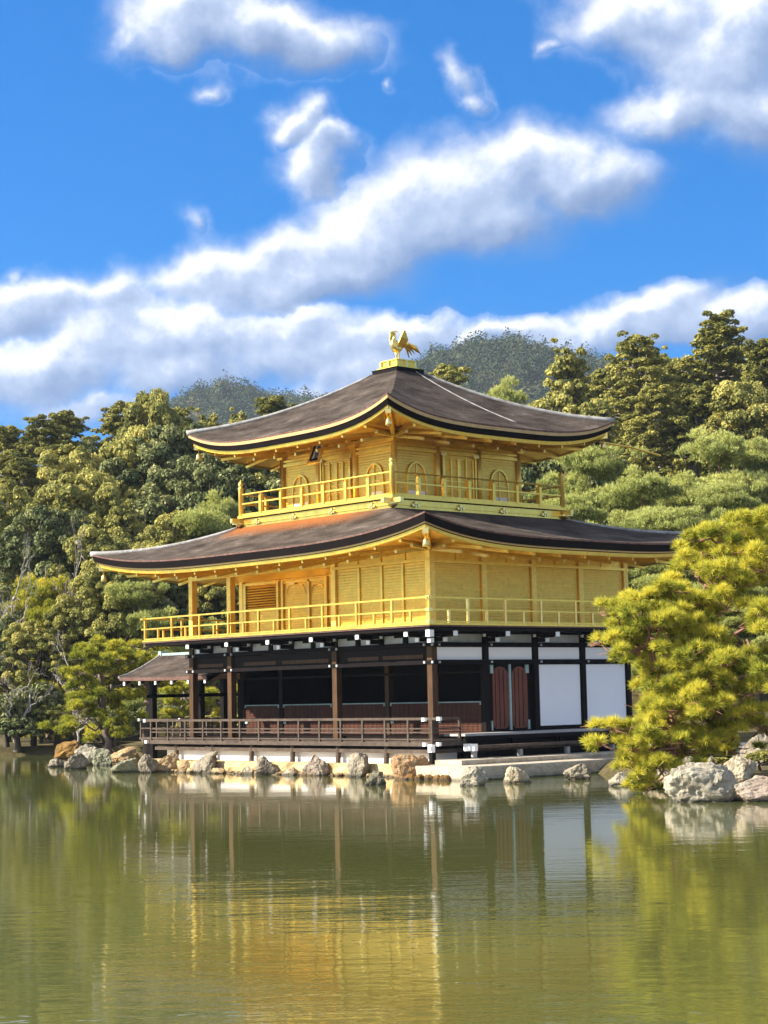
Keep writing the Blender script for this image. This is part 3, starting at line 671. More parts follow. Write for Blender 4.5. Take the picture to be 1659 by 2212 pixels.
    for y0 in (B+0.30, B+1.12):
        mb = MB(); n = 12; out = []
        for k in range(n+1): th = math.pi*k/n; out.append((y0+0.33-0.33*math.cos(th), 2.82+0.28*math.sin(th)))
        out += [(y0+0.66, 1.36), (y0+0.55, 1.26), (y0+0.11, 1.26), (y0, 1.36)]
        vs = [(-0.02, y, z) for y, z in out]+[(0.015, y, z) for y, z in out]; m = len(out)
        mb.add(vs, [tuple(range(m-1, -1, -1)), tuple(range(m, 2*m))]+[(i, (i+1) % m, m+(i+1) % m, m+i) for i in range(m)])
        p = part(mb, 'arched_door', 'door_wood')
        part(MB().box(0.0155, 0.022, y0+0.27, y0+0.29, 1.30, 3.05).box(0.0155, 0.022, y0+0.45, y0+0.47, 1.30, 3.0).box(0.0155, 0.022, y0+0.1, y0+0.12, 1.30, 3.0), 'plank_groove', 'black', p)
    part(MB().box(-0.02, 0.03, B+1.00, B+1.08, 1.22, 3.17).box(-0.02, 0.02, B+0.22, B+0.28, 1.22, 1.5).box(-0.02, 0.02, B+0.22, B+0.34, 2.9, 3.15).box(-0.02, 0.02, B+1.78, B+1.86, 1.22, 1.5).box(-0.02, 0.02, B+1.72, B+1.86, 2.9, 3.15), 'door_fitting', 'patina', d)
    for j in (2, 3):
        p = part(MB().box(-0.02, 0.03, B*j+0.16, B*(j+1)-0.13, 1.30, 3.15), 'white_panel', 'shoji')
        part(MB().box(-0.03, 0.045, B*j+0.10, B*j+0.155, 1.225, 3.178).box(-0.03, 0.045, B*(j+1)-0.125, B*(j+1)-0.10, 1.225, 3.178).box(-0.03, 0.045, B*j+0.16, B*(j+1)-0.13, 1.225, 1.295), 'panel_frame', 'black', p)
    # narrow east deck, step beam and their short posts
    dk = part(MB().box(0.11, 0.98, 0.30, YN+1.0, 1.11, 1.175), 'east_deck', 'pale_wood')
    part(MB().box(0.94, 0.985, 0.30, YN+1.0, 1.0, 1.107), 'deck_edge', 'dark_wood', dk)
    part(MB().box(0.64, 0.72, 0.30, YN+1.0, 0.40, 1.09), 'deck_shade', 'black', dk)  # black sheet standing in for the shade in the void under the deck
    for y in (0.4, 2.3, 4.3, 6.3, 8.3): part(MB().box(0.78, 0.92, y, y+0.14, 0.5, 1.10), 'deck_post', 'dark_wood', dk)
    st = part(MB().box(1.35, 1.70, 0.05, YN+1.2, 0.78, 0.86).box(1.38, 1.44, 0.05, YN+1.2, 0.70, 0.776), 'step_beam', 'rail_wood')
    part(MB().cbox((1.52, -0.02, 0.71), 0.44, 0.13, 0.20), 'step_end', 'white_paint', st)
    for y in (0.05, 1.9, 3.9, 5.9): part(MB().box(1.46, 1.58, y, y+0.12, 0.34, 0.70), 'step_post', 'pale_wood', st)
storey_one()

def rail_set(parent_name, mat, corner, z0, zt, zm, spacing, over, closed_w, posts_w=0.07, thin=0.05):
    pass

def storey_two():
    e = 1.12
    fl = part(MB().box(XW-1.38, e, -e, YN+e, 4.265, 4.325), 'balcony_floor', 'gold')
    part(MB().box(XW-1.36, e-0.02, -e+0.02, YN+e-0.02, 4.225, 4.262), 'floor_edge', 'edge_brown', fl)
    part(MB().box(XW-1.30, e-0.06, -e+0.06, YN+e-0.06, 4.125, 4.222), 'floor_underside', 'black', fl)
    X0, X1, Y0, Y1 = XW-1.30, 1.05, -1.05, YN+1.05
    ra = part(MB().beam((X0-0.25, Y0, 5.05), (X1+0.12, Y0, 5.05), 0.06, 0.05), 'balcony_railing', 'gold')
    part(MB().beam((X1, Y0-0.12, 5.04), (X1, Y1, 5.04), 0.05, 0.045), 'top_rail', 'gold', ra); part(MB().beam((X0, Y0-0.12, 5.04), (X0, Y1, 5.04), 0.05, 0.045), 'top_rail', 'gold', ra); part(MB().beam((X0, Y1, 5.04), (X1, Y1, 5.04), 0.05, 0.045), 'top_rail', 'gold', ra)
    for z in (4.70, 4.36):
        part(MB().beam((X0-(0.2 if z > 4.5 else 0), Y0, z), (X1, Y0, z), 0.045, 0.045), 'middle_rail', 'gold', ra); part(MB().beam((X1, Y0, z), (X1, Y1, z), 0.04, 0.04), 'middle_rail', 'gold', ra)
        part(MB().beam((X0, Y0, z), (X0, Y1, z), 0.04, 0.04), 'middle_rail', 'gold', ra); part(MB().beam((X0, Y1, z), (X1, Y1, z), 0.04, 0.04), 'middle_rail', 'gold', ra)
    n = 18
    for i in range(n+1):
        x = X1+(X0-X1)*i/n; z1 = 5.03 if i % 2 == 0 else 4.69
        part(MB().cbox((x, Y0, 4.32), 0.07, 0.065, z1-4.32), 'rail_post', 'gold', ra)
        if i > 12: part(MB().cbox((x, Y1, 4.32), 0.07, 0.065, z1-4.32), 'rail_post', 'gold', ra)
    n = 14
    for i in range(1, n):
        y = Y0+(Y1-Y0)*i/n; z1 = 5.03 if i % 2 == 0 else 4.69
        part(MB().cbox((X1, y, 4.32), 0.065, 0.07, z1-4.32), 'rail_post', 'gold_bright', ra); part(MB().cbox((X0, y, 4.32), 0.065, 0.07, z1-4.32), 'rail_post', 'gold', ra)
    for z in (5.05, 4.70, 4.36): part(MB().cbox((X1, Y0, z-0.05), 0.16, 0.16, 0.09), 'rail_fitting', 'gold_bright', ra)
    # columns
    def column(x, y, z1=6.62): return part(MB().box(x-0.10, x+0.10, y-0.10, y+0.10, 4.326, z1), 'column', 'gold_column')
    for x in (0, -2*B, -4.5*B, -5.5*B): column(x, 0)
    for y in COLY: column(0, y)
    for y in (B, YN): column(XW, y)
    # outer walls
    part(MB().box(-2*B+0.11, -0.11, -0.02, 0.06, 4.326, 6.16), 'south_wall', 'gold_panel')
    for x in (-3.1, -2.07, -1.13): part(MB().box(x-0.045, x+0.045, -0.065, -0.021, 4.326, 6.16), 'mullion', 'gold')
    for j in range(4): part(MB().box(-0.06, 0.03, B*j+0.11, B*(j+1)-0.11, 4.326, 6.12), 'east_wall', 'gold_panel')
    part(MB().box(XW, -0.1, YN-0.06, YN, 4.326, 6.6).box(XW-0.03, XW+0.03, B+0.1, YN-0.1, 4.326, 6.6), 'rear_wall', 'gold_panel')
    # lintels and frieze
    part(MB().box(-2*B, 0.12, -0.125, -0.025, 6.165, 6.245).box(0.035, 0.125, -0.02, YN+0.1, 6.125, 6.205), 'lintel', 'gold')
    part(MB().box(XW-0.1, -0.1, -0.015, 0.05, 6.40, 6.78).box(-2*B+0.1, -0.1, -0.015, 0.05, 6.246, 6.398).box(-0.05, 0.015, 0.05, YN, 6.21, 6.78).box(XW-0.05, XW+0.05, 0.06, YN, 6.40, 6.78), 'frieze_wall', 'gold')
    part(MB().box(XW-0.1, -2*B-0.1, -0.11, -0.02, 6.27, 6.395), 'porch_beam', 'gold')
    part(MB().box(XW-0.05, -2*B, -0.015, B-0.04, 6.27, 6.30), 'porch_ceiling', 'gold')
    # recessed porch: louvred shutter, double doors, return wall
    part(MB().box(-2*B-0.06, -2*B+0.02, 0.11, B+0.06, 4.326, 6.268), 'return_wall', 'gold_panel')
    part(MB().box(XW+0.1, -2*B-0.07, B-0.02, B+0.06, 4.326, 6.268), 'porch_wall', 'gold_panel')
    lv = MB(); z = 5.36
    while z < 6.12: lv.add([(-11.40, B-0.03, z+0.07), (-9.75, B-0.03, z+0.07), (-9.75, B-0.10, z), (-11.40, B-0.10, z), (-11.40, B-0.03, z+0.055), (-9.75, B-0.03, z+0.055), (-9.75, B-0.085, z-0.015), (-11.40, B-0.085, z-0.015)], [(0,1,2,3),(7,6,5,4),(3,2,6,7),(0,3,7,4),(1,5,6,2),(0,4,5,1)]); z += 0.088
    s = part(MB().box(-11.55, -11.42, B-0.11, B-0.021, 4.326, 6.22).box(-9.73, -9.62, B-0.11, B-0.021, 4.326, 6.22).box(-11.415, -9.735, B-0.11, B-0.021, 6.14, 6.22).box(-11.415, -9.735, B-0.11, B-0.021, 5.26, 5.33), 'louvre_shutter', 'gold'); part(lv, 'louvres', 'gold', s)
    dr = part(MB().box(-9.50, -9.40, B-0.09, B-0.021, 4.326, 6.2).box(-7.22, -7.10, B-0.10, B-0.021, 4.326, 6.22).box(-8.11, -8.02, B-0.08, B-0.021, 4.326, 6.12).box(-9.395, -8.115, B-0.07, B-0.021, 6.12, 6.19).box(-8.015, -7.225, B-0.07, B-0.021, 6.12, 6.19), 'porch_door', 'gold')
    ar = MB()
    for cx, rr in ((-8.75, 0.5), (-7.62, 0.36)): ar.tube([(cx-rr*math.cos(math.pi*k/10), B-0.05, 5.72+rr*0.8*math.sin(math.pi*k/10)) for k in range(11)], 0.012, 5)
    part(ar, 'door_arch', 'gold_bright', dr); part(MB().box(-9.0, -8.72, B-0.11, B-0.04, 6.05, 6.11), 'door_hook', 'gold_bright', dr)
    part(MB().box(-6.9, -6.8, B-0.07, B-0.021, 4.326, 6.2).box(-5.9, -5.8, B-0.07, B-0.021, 4.326, 6.2), 'mullion', 'gold')
    # small struts under the eaves between the columns
    for k in range(1, 9):
        x = -B*k/2
        if k != 4: part(MB().box(x-0.05, x+0.05, -0.05, -0.016, 6.26, 6.62), 'eave_strut', 'gold')
    for k in range(8): part(MB().box(0.016, 0.05, B*(k+0.5)/1-0.05, B*(k+0.5)+0.05, 6.21, 6.5), 'eave_strut', 'gold') if k < 4 else None
storey_two()

# ---- roofs
def roof(outer, inner, ze, rise, lift, prof_a=0.75, n=40, m=18, bands=(), soffit_rect=None, soffit_z=6.7, label=None, lp=3.6, raft=1.06):
    """outer/inner: (x0,x1,y0,y1). Curved hip roof, layered eave edge, soffit, rafters"""
    def rect(r): x0, x1, y0, y1 = r; return [(x0, y0), (x1, y0), (x1, y1), (x0, y1)]
    O, I = rect(outer), rect(inner); us = np.linspace(-1, 1, n)
    def edge(side, u, inset, dz):
        a = rect((outer[0]+inset, outer[1]-inset, outer[2]+inset, outer[3]-inset)); p, q = np.array(a[side]), np.array(a[(side+1) % 4]); f = (u+1)/2
        xy = p*(1-f)+q*f; return (xy[0], xy[1], ze + lift*abs(u)**lp - dz)
    top = MB(); hips = []
    for s in range(4):
        P = []
        for i in range(m+1):
            t = i/m; row = []
            for u in us:
                f = (u+1)/2; po = np.array(O[s])*(1-f)+np.array(O[(s+1) % 4])*f; pi_ = np.array(I[s])*(1-f)+np.array(I[(s+1) % 4])*f
                xy = po*(1-t)+pi_*t; z = ze + rise*(prof_a*t+(1-prof_a)*t*t) + lift*abs(u)**lp*(1-t)**2
                row.append((xy[0], xy[1], z))
            P.append(row)
        top.grid(P); hips.append([r[0] for r in P])
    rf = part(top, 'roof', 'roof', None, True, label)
    for hi_, hp in enumerate(hips):
        if hi_ == 1: continue
        hm = MB(); pts = np.array(hp); hm.tube([p + np.array((0, 0, 0.004)) for p in pts], [0.10-0.05*i/len(pts) for i in range(len(pts))], 6); part(hm, 'hip_sheen_ridge', 'hip', rf, True)  # pale tubes carry the painted outline sheen; front hip left plain
    # layered edge, from the top edge down
    dz, ins = 0.0, 0.0
    for th, step, mat, nm in bands:
        mb = MB()
        for s in range(4):
            P = [[edge(s, u, ins, dz) for u in us], [edge(s, u, ins+step*0.6, dz+th) for u in us], [edge(s, u, ins+step*0.6+0.10, dz+th+0.0) for u in us]]
            mb.grid([P[1], P[0]]); mb.grid([P[2], P[1]])
        part(mb, nm, mat, rf); dz += th; ins += step
    sb = MB(); S = rect(soffit_rect)
    for s in range(4):
        lo = [edge(s, u, ins-0.03, dz-0.01) for u in us]; hi = []
        for u in us: f = (u+1)/2; xy = np.array(S[s])*(1-f)+np.array(S[(s+1) % 4])*f; hi.append((xy[0], xy[1], soffit_z))
        sb.grid([hi, lo])
    part(sb, 'soffit', 'gold', rf)
    # rafters in two tiers, and a ledge they sit on
    for s in range(4):
        a, b = np.array(S[s]), np.array(S[(s+1) % 4]); L = np.linalg.norm(b-a); d = (b-a)/L; nrm = np.array((d[1], -d[0])); ov = ins
        reach = abs(outer[2]-soffit_rect[2])-ins; k = int(round((L+2*reach)/raft))
        for i in range(k+1):
            w = -reach+(L+2*reach)*i/k; u = (w-L/2)/(L/2+reach); u = max(-0.97, min(0.97, u)); zb = ze+lift*abs(u)**lp-dz
            base = a + d*min(max(w, 0.02), L-0.02); out = a + d*w + nrm*(reach-0.04); mid = base + (out-base)*0.62
            part(MB().beam((*base, soffit_z-0.07), (*out, zb-0.05), 0.075, 0.085), 'rafter', 'gold', rf)
            if s in (0, 1): part(MB().beam((*base, soffit_z-0.20), (*mid, zb-0.11), 0.09, 0.09), 'rafter', 'gold_bright', rf)
    for s in range(4):
        c = np.array(S[s]); o3 = np.array(edge(s, -1, ins+0.10, dz+0.07)); o4 = np.array(edge(s, -1, ins-0.42, dz+0.06))
        h = part(MB().beam((*c, soffit_z-0.12), o3, 0.15, 0.16), 'hip_rafter', 'gold', rf)
        part(MB().beam(o3, o4 if False else o3+(o3-np.array((*c, soffit_z-0.12)))*0.05, 0.17, 0.18), 'rafter_end', 'gold_bright', h)
        bx, by, bz = o3; q = part(MB().lathe(bx, by, [(0.015, bz-0.08), (0.02, bz-0.2), (0.06, bz-0.22), (0.085, bz-0.30), (0.11, bz-0.42), (0.10, bz-0.43)], 10), 'wind_bell', 'gold_bright', rf, True)
    return rf
R2 = roof((XW-2.45, 2.45, -2.45, YN+2.45), (-9.70, -2.0, 0.40, 8.10), 6.76, 1.17, 0.52,
    bands=((0.05, 0.02, 'edge_brown', 'shingle_edge'), (0.21, 0.10, 'black', 'eave_fascia'), (0.045, 0.02, 'tan', 'eave_strip'), (0.02, 0.05, 'black', 'eave_gap'), (0.11, 0.02, 'gold', 'eave_board')),
    soffit_rect=(XW, 0, 0, YN), soffit_z=6.72, label='wide lower roof of dark bark shingles')
CX, CY, HH = -5.85, 4.25, 2.755
R3 = roof((CX-HH-2.27, CX+HH+2.27, CY-HH-2.27, CY+HH+2.27), (CX-0.62, CX+0.62, CY-0.62, CY+0.62), 10.56, 2.36, 0.60,
    bands=((0.05, 0.02, 'edge_brown', 'shingle_edge'), (0.10, 0.03, 'tan', 'eave_strip'), (0.17, 0.10, 'black', 'eave_fascia'), (0.11, 0.03, 'gold', 'eave_board')),
    soffit_rect=(CX-HH, CX+HH, CY-HH, CY+HH), soffit_z=10.52, label='upper pyramid roof of bark shingles with upturned corners')

def storey_three():
    e = HH+1.0
    part(MB().box(CX-e, CX+e, CY-e, CY+e, 7.55, 8.20), 'balcony_base', 'gold_base')
    part(MB().box(CX-e-0.03, CX+e+0.03, CY-e-0.03, CY+e+0.03, 8.03, 8.06), 'base_moulding', 'gold')
    f = e+0.09
    fl = part(MB().box(CX-f, CX+f, CY-f, CY+f, 8.235, 8.325), 'balcony_floor', 'gold')
    for sx, sy in ((1, -1), (-1, -1), (1, 1)):
        x, y = CX+sx*e, CY+sy*e
        part(MB().beam((x, y+sy*0.05, 8.15), (x, y+sy*0.42, 8.15), 0.13, 0.15), 'beam_end', 'gold_bright', fl); part(MB().beam((x+sx*0.05, y, 8.15), (x+sx*0.42, y, 8.15), 0.13, 0.15), 'beam_end', 'gold_bright', fl)
        part(MB().lathe(x+sx*0.03, y+sy*0.03, [(0.02, 7.93), (0.13, 7.98), (0.16, 8.06), (0.13, 8.14), (0.05, 8.2)], 10), 'corner_fitting', 'gold_bright', fl, True)
    for i in range(4):
        k = -e+0.9+i*(2*e-1.8)/3
        for nm, (x, y) in (('s', (CX+k, CY-e-0.04)), ('e', (CX+e+0.04, CY+k))):
            mb = MB()
            for dx, dz, r in ((0, 0.07, 0.055), (-0.11, 0.0, 0.05), (0.11, 0.0, 0.05), (0.0, -0.03, 0.04)):
                if nm == 's': mb.tube([(x+dx, y+0.03, 8.10+dz-0.05), (x+dx, y-0.03, 8.10+dz-0.05)], r, 8)
                else: mb.tube([(x-0.03, y+dx, 8.10+dz-0.05), (x+0.03, y+dx, 8.10+dz-0.05)], r, 8)
            part(mb, 'base_ornament', 'gold_bright', fl)
    # railing
    r = e
    ra = part(MB().tube([(CX-r, CY-r, 9.03), (CX+r, CY-r, 9.03)], 0.025, 8), 'balcony_railing', 'gold')
    for a, b in (((CX+r, CY-r), (CX+r, CY+r)), ((CX-r, CY-r), (CX-r, CY+r)), ((CX-r, CY+r), (CX+r, CY+r))): part(MB().tube([(*a, 9.03), (*b, 9.03)], 0.025, 8), 'top_rail', 'gold', ra)
    for z, h in ((8.72, 0.05), (8.36, 0.06)):
        for a, b in (((CX-r, CY-r), (CX+r, CY-r)), ((CX+r, CY-r), (CX+r, CY+r)), ((CX-r, CY-r), (CX-r, CY+r)), ((CX-r, CY+r), (CX+r, CY+r))):
            d = np.array(b)-np.array(a); d = d/np.linalg.norm(d)*0.08; part(MB().beam((a[0]+d[0], a[1]+d[1], z), (b[0]-d[0], b[1]-d[1], z), 0.06, h), 'middle_rail', 'gold', ra)
    for i in range(1, 7):
        k = -r+2*r*i/7
        for x, y in ((CX+k, CY-r), (CX+r, CY+k), (CX-r, CY+k), (CX+k, CY+r)):
            part(MB().cbox((x, y, 8.325), 0.11, 0.11, 0.61).lathe(x, y, [(0.07, 8.935), (0.075, 8.96), (0.04, 9.0)], 8), 'rail_post', 'gold', ra)
    for sx, sy in ((1, -1), (-1, -1), (1, 1), (-1, 1)):
        x, y = CX+sx*r, CY+sy*r
        part(MB().lathe(x, y, [(0.085, 8.06), (0.085, 9.20), (0.095, 9.22), (0.095, 9.26), (0.06, 9.29), (0.06, 9.31), (0.09, 9.36), (0.08, 9.43), (0.03, 9.48), (0.012, 9.54)], 14), 'corner_post', 'gold_column', ra, True)
    # walls, columns
    k3 = HH*2/3
    part(MB().box(CX-HH+0.02, CX+HH-0.02, CY-HH+0.02, CY+HH-0.02, 8.326, 10.5), 'upper_wall', 'gold_panel')
    for i in range(4):
        v = -HH+k3*i
        for x, y in ((CX+v, CY-HH), (CX+HH, CY+v), (CX-HH, CY+v)):
            if i == 0 and x > CX+HH-0.01: continue
            if i == 3 and x > CX+HH-0.01 and y < CY-HH+0.01: pass
            part(MB().cyl(x, y, 8.326, 10.15, 0.095, 14), 'column', 'gold_column', None, True)
    for z0, z1, o in ((9.90, 10.0, 0.05), (10.05, 10.12, 0.04)):
        part(MB().box(CX-HH-o, CX+HH+o, CY-HH-o, CY-HH+0.019, z0, z1).box(CX+HH-0.019, CX+HH+o, CY-HH+0.02, CY+HH+o, z0, z1), 'lintel', 'gold')
    part(MB().box(CX-HH-0.05, CX+HH+0.05, CY-HH-0.05, CY-HH+0.019, 8.326, 8.40).box(CX+HH-0.019, CX+HH+0.05, CY-HH+0.02, CY+HH+0.05, 8.326, 8.40), 'floor_moulding', 'gold')
    # bracket clusters on the column heads
    for i in range(4):
        v = -HH+k3*i
        for side, (x, y) in ((0, (CX+v, CY-HH)), (1, (CX+HH, CY+v))):
            if side == 1 and i == 0: continue
            n = np.array((0, -1.0)) if side == 0 else np.array((1.0, 0)); t = np.array((1.0, 0)) if side == 0 else np.array((0, 1.0))
            if side == 0 and i == 3: n = np.array((0.7, -0.7))
            mb = MB().cbox((x, y, 10.15), 0.28, 0.28, 0.12); ends = []
            for lv, (zz, rr, tt) in enumerate(((10.27, 0.30, 0.26), (10.39, 0.58, 0.40))):
                p = np.array((x, y)); mb.beam((*(p-t*tt), zz+0.04), (*(p+t*tt), zz+0.04), 0.10, 0.08); mb.beam((*p, zz+0.04), (*(p+n*rr), zz+0.04), 0.10, 0.08)
                ends += [(*(p-t*tt), zz+0.04), (*(p+t*tt), zz+0.04), (*(p+n*rr), zz+0.04)]
            b = part(mb, 'bracket_cluster', 'gold')
            for q in ends: part(MB().cbox((q[0], q[1], q[2]-0.06), 0.13, 0.13, 0.12), 'bracket_block', 'gold_bright', b)
    # bell-shaped windows and middle doors, on the two faces in view (and the west one)
    def face(pt):
        """pt(a, out, z): a along the face from its middle, out from the wall"""
        for a0 in (-k3, k3):
            prof = [(-0.42, 8.42), (-0.40, 8.95), (-0.37, 9.20), (-0.30, 9.38), (-0.17, 9.50), (0.0, 9.56), (0.17, 9.50), (0.30, 9.38), (0.37, 9.20), (0.40, 8.95), (0.42, 8.42)]
            mb = MB()
            for (p0, q0), (p1, q1) in zip(prof, prof[1:]): mb.beam(pt(a0+p0, 0.03, q0), pt(a0+p1, 0.03, q1), 0.055, 0.055)
            w = part(mb, 'bell_window', 'gold')
            m = len(prof); vs = [pt(a0+p*0.96, 0.012, q-0.02) for p, q in prof]; part(MB().add(vs, [tuple(range(m))]), 'window_screen', 'gold_panel', w)
            part(MB().beam(pt(a0, 0.03, 8.43), pt(a0, 0.03, 9.52), 0.03, 0.02).beam(pt(a0-0.38, 0.03, 9.0), pt(a0+0.38, 0.03, 9.0), 0.02, 0.03), 'window_bar', 'gold', w)
            for s in (-1, 1):
                c = [pt(a0+s*0.03, 0.02, 8.45), pt(a0+s*0.38, 0.02, 8.45), pt(a0+s*0.38, 0.02, 8.66), pt(a0+s*0.03, 0.02, 8.66)]
                part(MB().add(c, [(0, 1, 2, 3)]), 'paper_pane', 'shoji', w)
        d = part(MB().add([pt(-0.66, 0.015, 8.41), pt(0.66, 0.015, 8.41), pt(0.66, 0.015, 9.86), pt(-0.66, 0.015, 9.86)], [(0, 1, 2, 3)]), 'panelled_door', 'gold_panel')
        st = MB()
        for a in (-0.64, -0.33, -0.03, 0.03, 0.33, 0.64): st.beam(pt(a, 0.035, 8.42), pt(a, 0.035, 9.80), 0.06, 0.05)
        for z in (8.43, 8.80, 9.05, 9.20, 9.78):
            for a in (-0.48, -0.18, 0.18, 0.48): st.beam(pt(a-0.12, 0.03, z), pt(a+0.12, 0.03, z), 0.03, 0.03)
        part(st, 'door_stile', 'gold', d)
        for a in (-0.72, 0.72):
            part(MB().beam(pt(a, 0.07, 8.42), pt(a, 0.07, 9.90), 0.06, 0.06), 'door_pivot', 'gold', d)
            part(MB().beam(pt(a-0.12, 0.08, 9.90), pt(a+0.12, 0.08, 9.90), 0.10, 0.10), 'pivot_block', 'gold_bright', d)
    face(lambda a, o, z: (CX+a, CY-HH-o+0.02, z)); face(lambda a, o, z: (CX+HH+o-0.02, CY+a, z))
    # finial base
    fb = part(MB().box(CX-0.61, CX+0.61, CY-0.61, CY+0.61, 12.80, 13.04), 'finial_base', 'black')
    part(MB().box(CX-0.63, CX+0.63, CY-0.63, CY+0.63, 13.041, 13.06), 'base_rim', 'dark_wood', fb)
    part(MB().box(CX-0.51, CX+0.51, CY-0.51, CY+0.51, 13.061, 13.11).box(CX-0.45, CX+0.45, CY-0.45, CY+0.45, 13.111, 13.15), 'pedestal_foot', 'gold', fb)
    part(MB().box(CX-0.39, CX+0.39, CY-0.39, CY+0.39, 13.151, 13.33).box(CX-0.42, CX+0.42, CY-0.42, CY+0.42, 13.331, 13.37), 'pedestal', 'gold', fb)
    for x, y in ((CX, CY-0.40), (CX+0.40, CY), (CX+0.39, CY+0.39), (CX-0.39, CY-0.39)): part(MB().cbox((x, y, 13.13), 0.09, 0.09, 0.20), 'pedestal_stud', 'gold_bright', fb)
    # lightning cable down the east slope and the long gold spout pole at the far corner
    pts = []
    for i in range(26):
        t = 1-i/25*0.86; z = 10.56+2.36*(0.75*t+0.25*t*t); xo = CX+HH+2.27; xi = CX+0.62
        pts.append((xo+(xi-xo)*t, CY+0.25+0.9*(1-t), z+0.03))
    part(MB().tube(pts, 0.018, 6), 'lightning_cable', 'hip', None, True)
    a = np.array((CX+HH+1.9, CY+HH+1.9, 10.47)); b = np.array((CX+HH+2.0, CY+HH+4.9, 10.22)); part(MB().tube([a, (a+b)/2+np.array((0, 0, 0.06)), b], 0.035, 6), 'spout_pole', 'gold')
storey_three()

def name_plaque():
    o = thing('name_plaque', 'gold-framed dark plaque with upright characters hanging under the upper eave', 'plaque', (CX-0.05, CY-HH-0.75, 10.15))
    o.rotation_euler = (math.radians(-24), 0, math.radians(-4))
    w, h = 0.24, 0.42
    def loc(mb, nm, mat): q = link(nm, mb.mesh(nm, M[mat])); q.parent = o; return q
    loc(MB().box(-w, w, 0.0, 0.03, -h, h), 'board', 'grey_plaster')
    loc(MB().box(-w-0.06, w+0.06, -0.02, 0.05, h, h+0.07).box(-w-0.06, w+0.06, -0.02, 0.05, -h-0.07, -h).box(-w-0.06, -w, -0.02, 0.05, -h+0.001, h-0.001).box(w, w+0.06, -0.02, 0.05, -h+0.001, h-0.001), 'frame', 'gold_bright')
    loc(MB().box(-w, -w+0.10, -0.012, -0.001, -h+0.04, h-0.02).box(-w+0.101, w, -0.012, -0.001, -h, -h+0.09), 'dark_field', 'black')
    loc(MB().box(-0.02, 0.02, 0.05, 0.75, h+0.02, h+0.06), 'hanger', 'gold')
    for k, ch in enumerate('\u7a76\u7adf\u9802'):
        c = bpy.data.curves.new('lettering', 'FONT'); c.body = ch; c.size = 0.25; c.align_x = 'CENTER'; c.align_y = 'CENTER'; c.extrude = 0.004
        q = bpy.data.objects.new('lettering', c); COL.objects.link(q); q.parent = o; q.location = (0.06, -0.012, 0.25-0.25*k); q.rotation_euler = (math.radians(90), 0, 0); c.materials.append(M['black'])
        LETTERS.append(q)
LETTERS = []
name_plaque()
bpy.context.view_layer.update()
for q in LETTERS:
    me = bpy.data.meshes.new_from_object(q.evaluated_get(bpy.context.evaluated_depsgraph_get())); n = bpy.data.objects.new('character', me); COL.objects.link(n); n.parent = q.parent; n.location = q.location; n.rotation_euler = q.rotation_euler
for q in LETTERS: bpy.data.objects.remove(q)

def phoenix():
    o = thing('phoenix_statue', 'golden phoenix with raised wings and fanned tail standing on the roof finial', 'statue', (CX, CY, 13.37))
    def p(mb, nm, mat='gold_bright', sm=True): return part(mb, nm, mat, o, sm)
    x, y, z = CX, CY, 13.37
    def q(a, b, c): return (x+a*0.85, y-b, z+c+(0.05 if c > 0.25 else 0))            # b = forwards (south)
    # one continuous body: tail root, belly, breast, S-shaped neck, head, beak
    path = [q(0,-0.22,0.46), q(0,-0.14,0.42), q(0,-0.02,0.37), q(0,0.10,0.38), q(0,0.19,0.46), q(0,0.20,0.57), q(0,0.15,0.67), q(0,0.12,0.76), q(0,0.15,0.86), q(0,0.20,0.90), q(0,0.27,0.89), q(0,0.36,0.84)]
    p(MB().tube(path, [0.03,0.09,0.135,0.14,0.115,0.08,0.058,0.052,0.066,0.07,0.035,0.008], 12), 'body')
    cb = MB()
    for k in range(5): cb.tube([q(0,0.20-0.05*k,0.94), q(0,0.19-0.06*k,1.02-0.015*k)], [0.022, 0.008], 5)
    p(cb, 'comb'); p(MB().tube([q(0,0.24,0.85), q(0,0.23,0.79)], [0.025, 0.01], 6), 'wattle')
    for s in (-1, 1):
        lg = MB().tube([q(s*0.07,0.02,0.32), q(s*0.075,0.0,0.2), q(s*0.075,0.03,0.02)], [0.055,0.028,0.024], 8)
        for dx, dy in ((0, 0.12), (0.05, 0.09), (-0.05, 0.09), (0, -0.07)): lg.tube([q(s*0.075,0.03,0.025), q(s*0.075+dx,0.03+dy,0.012)], [0.025, 0.012], 6)
        p(lg, 'leg')
        n = 7; V = []
        lead = [(s*0.10,0.10,0.42),(s*0.22,0.14,0.55),(s*0.31,0.10,0.74),(s*0.36,0.0,0.97)]; trail = [(s*0.10,-0.16,0.40),(s*0.20,-0.22,0.52),(s*0.29,-0.24,0.68),(s*0.36,-0.06,0.95)]
        up = [q(*c) for c in lead]; lo = [q(*c) for c in trail]; off = np.array((0.035*s, 0, -0.01)); v = [np.array(c) for c in up+lo]; v2 = [c+off for c in v]
        f = [(i, i+1, 5+i, 4+i) for i in range(3)]+[(8+4+i, 8+5+i, 8+i+1, 8+i) for i in range(3)]
        rim = [0,1,2,3,7,6,5,4]; f += [(rim[i], 8+rim[i], 8+rim[(i+1)%8], rim[(i+1)%8]) for i in range(8)]
        p(MB().add(v+v2, f), 'wing', 'gold', False)
    for k in range(7):
        a = (k-3)/3.0; mb = MB(); pts = [q(0.03*a,-0.2,0.46), q(0.14*a,-0.38,0.58+0.03*(1-abs(a))), q(0.26*a,-0.62,0.52-0.05*abs(a)), q(0.36*a,-0.90+0.1*abs(a),0.36-0.12*abs(a))]
        mb.tube(pts, [0.025,0.045,0.05,0.012], 6); p(mb, 'tail_feather')
phoenix()

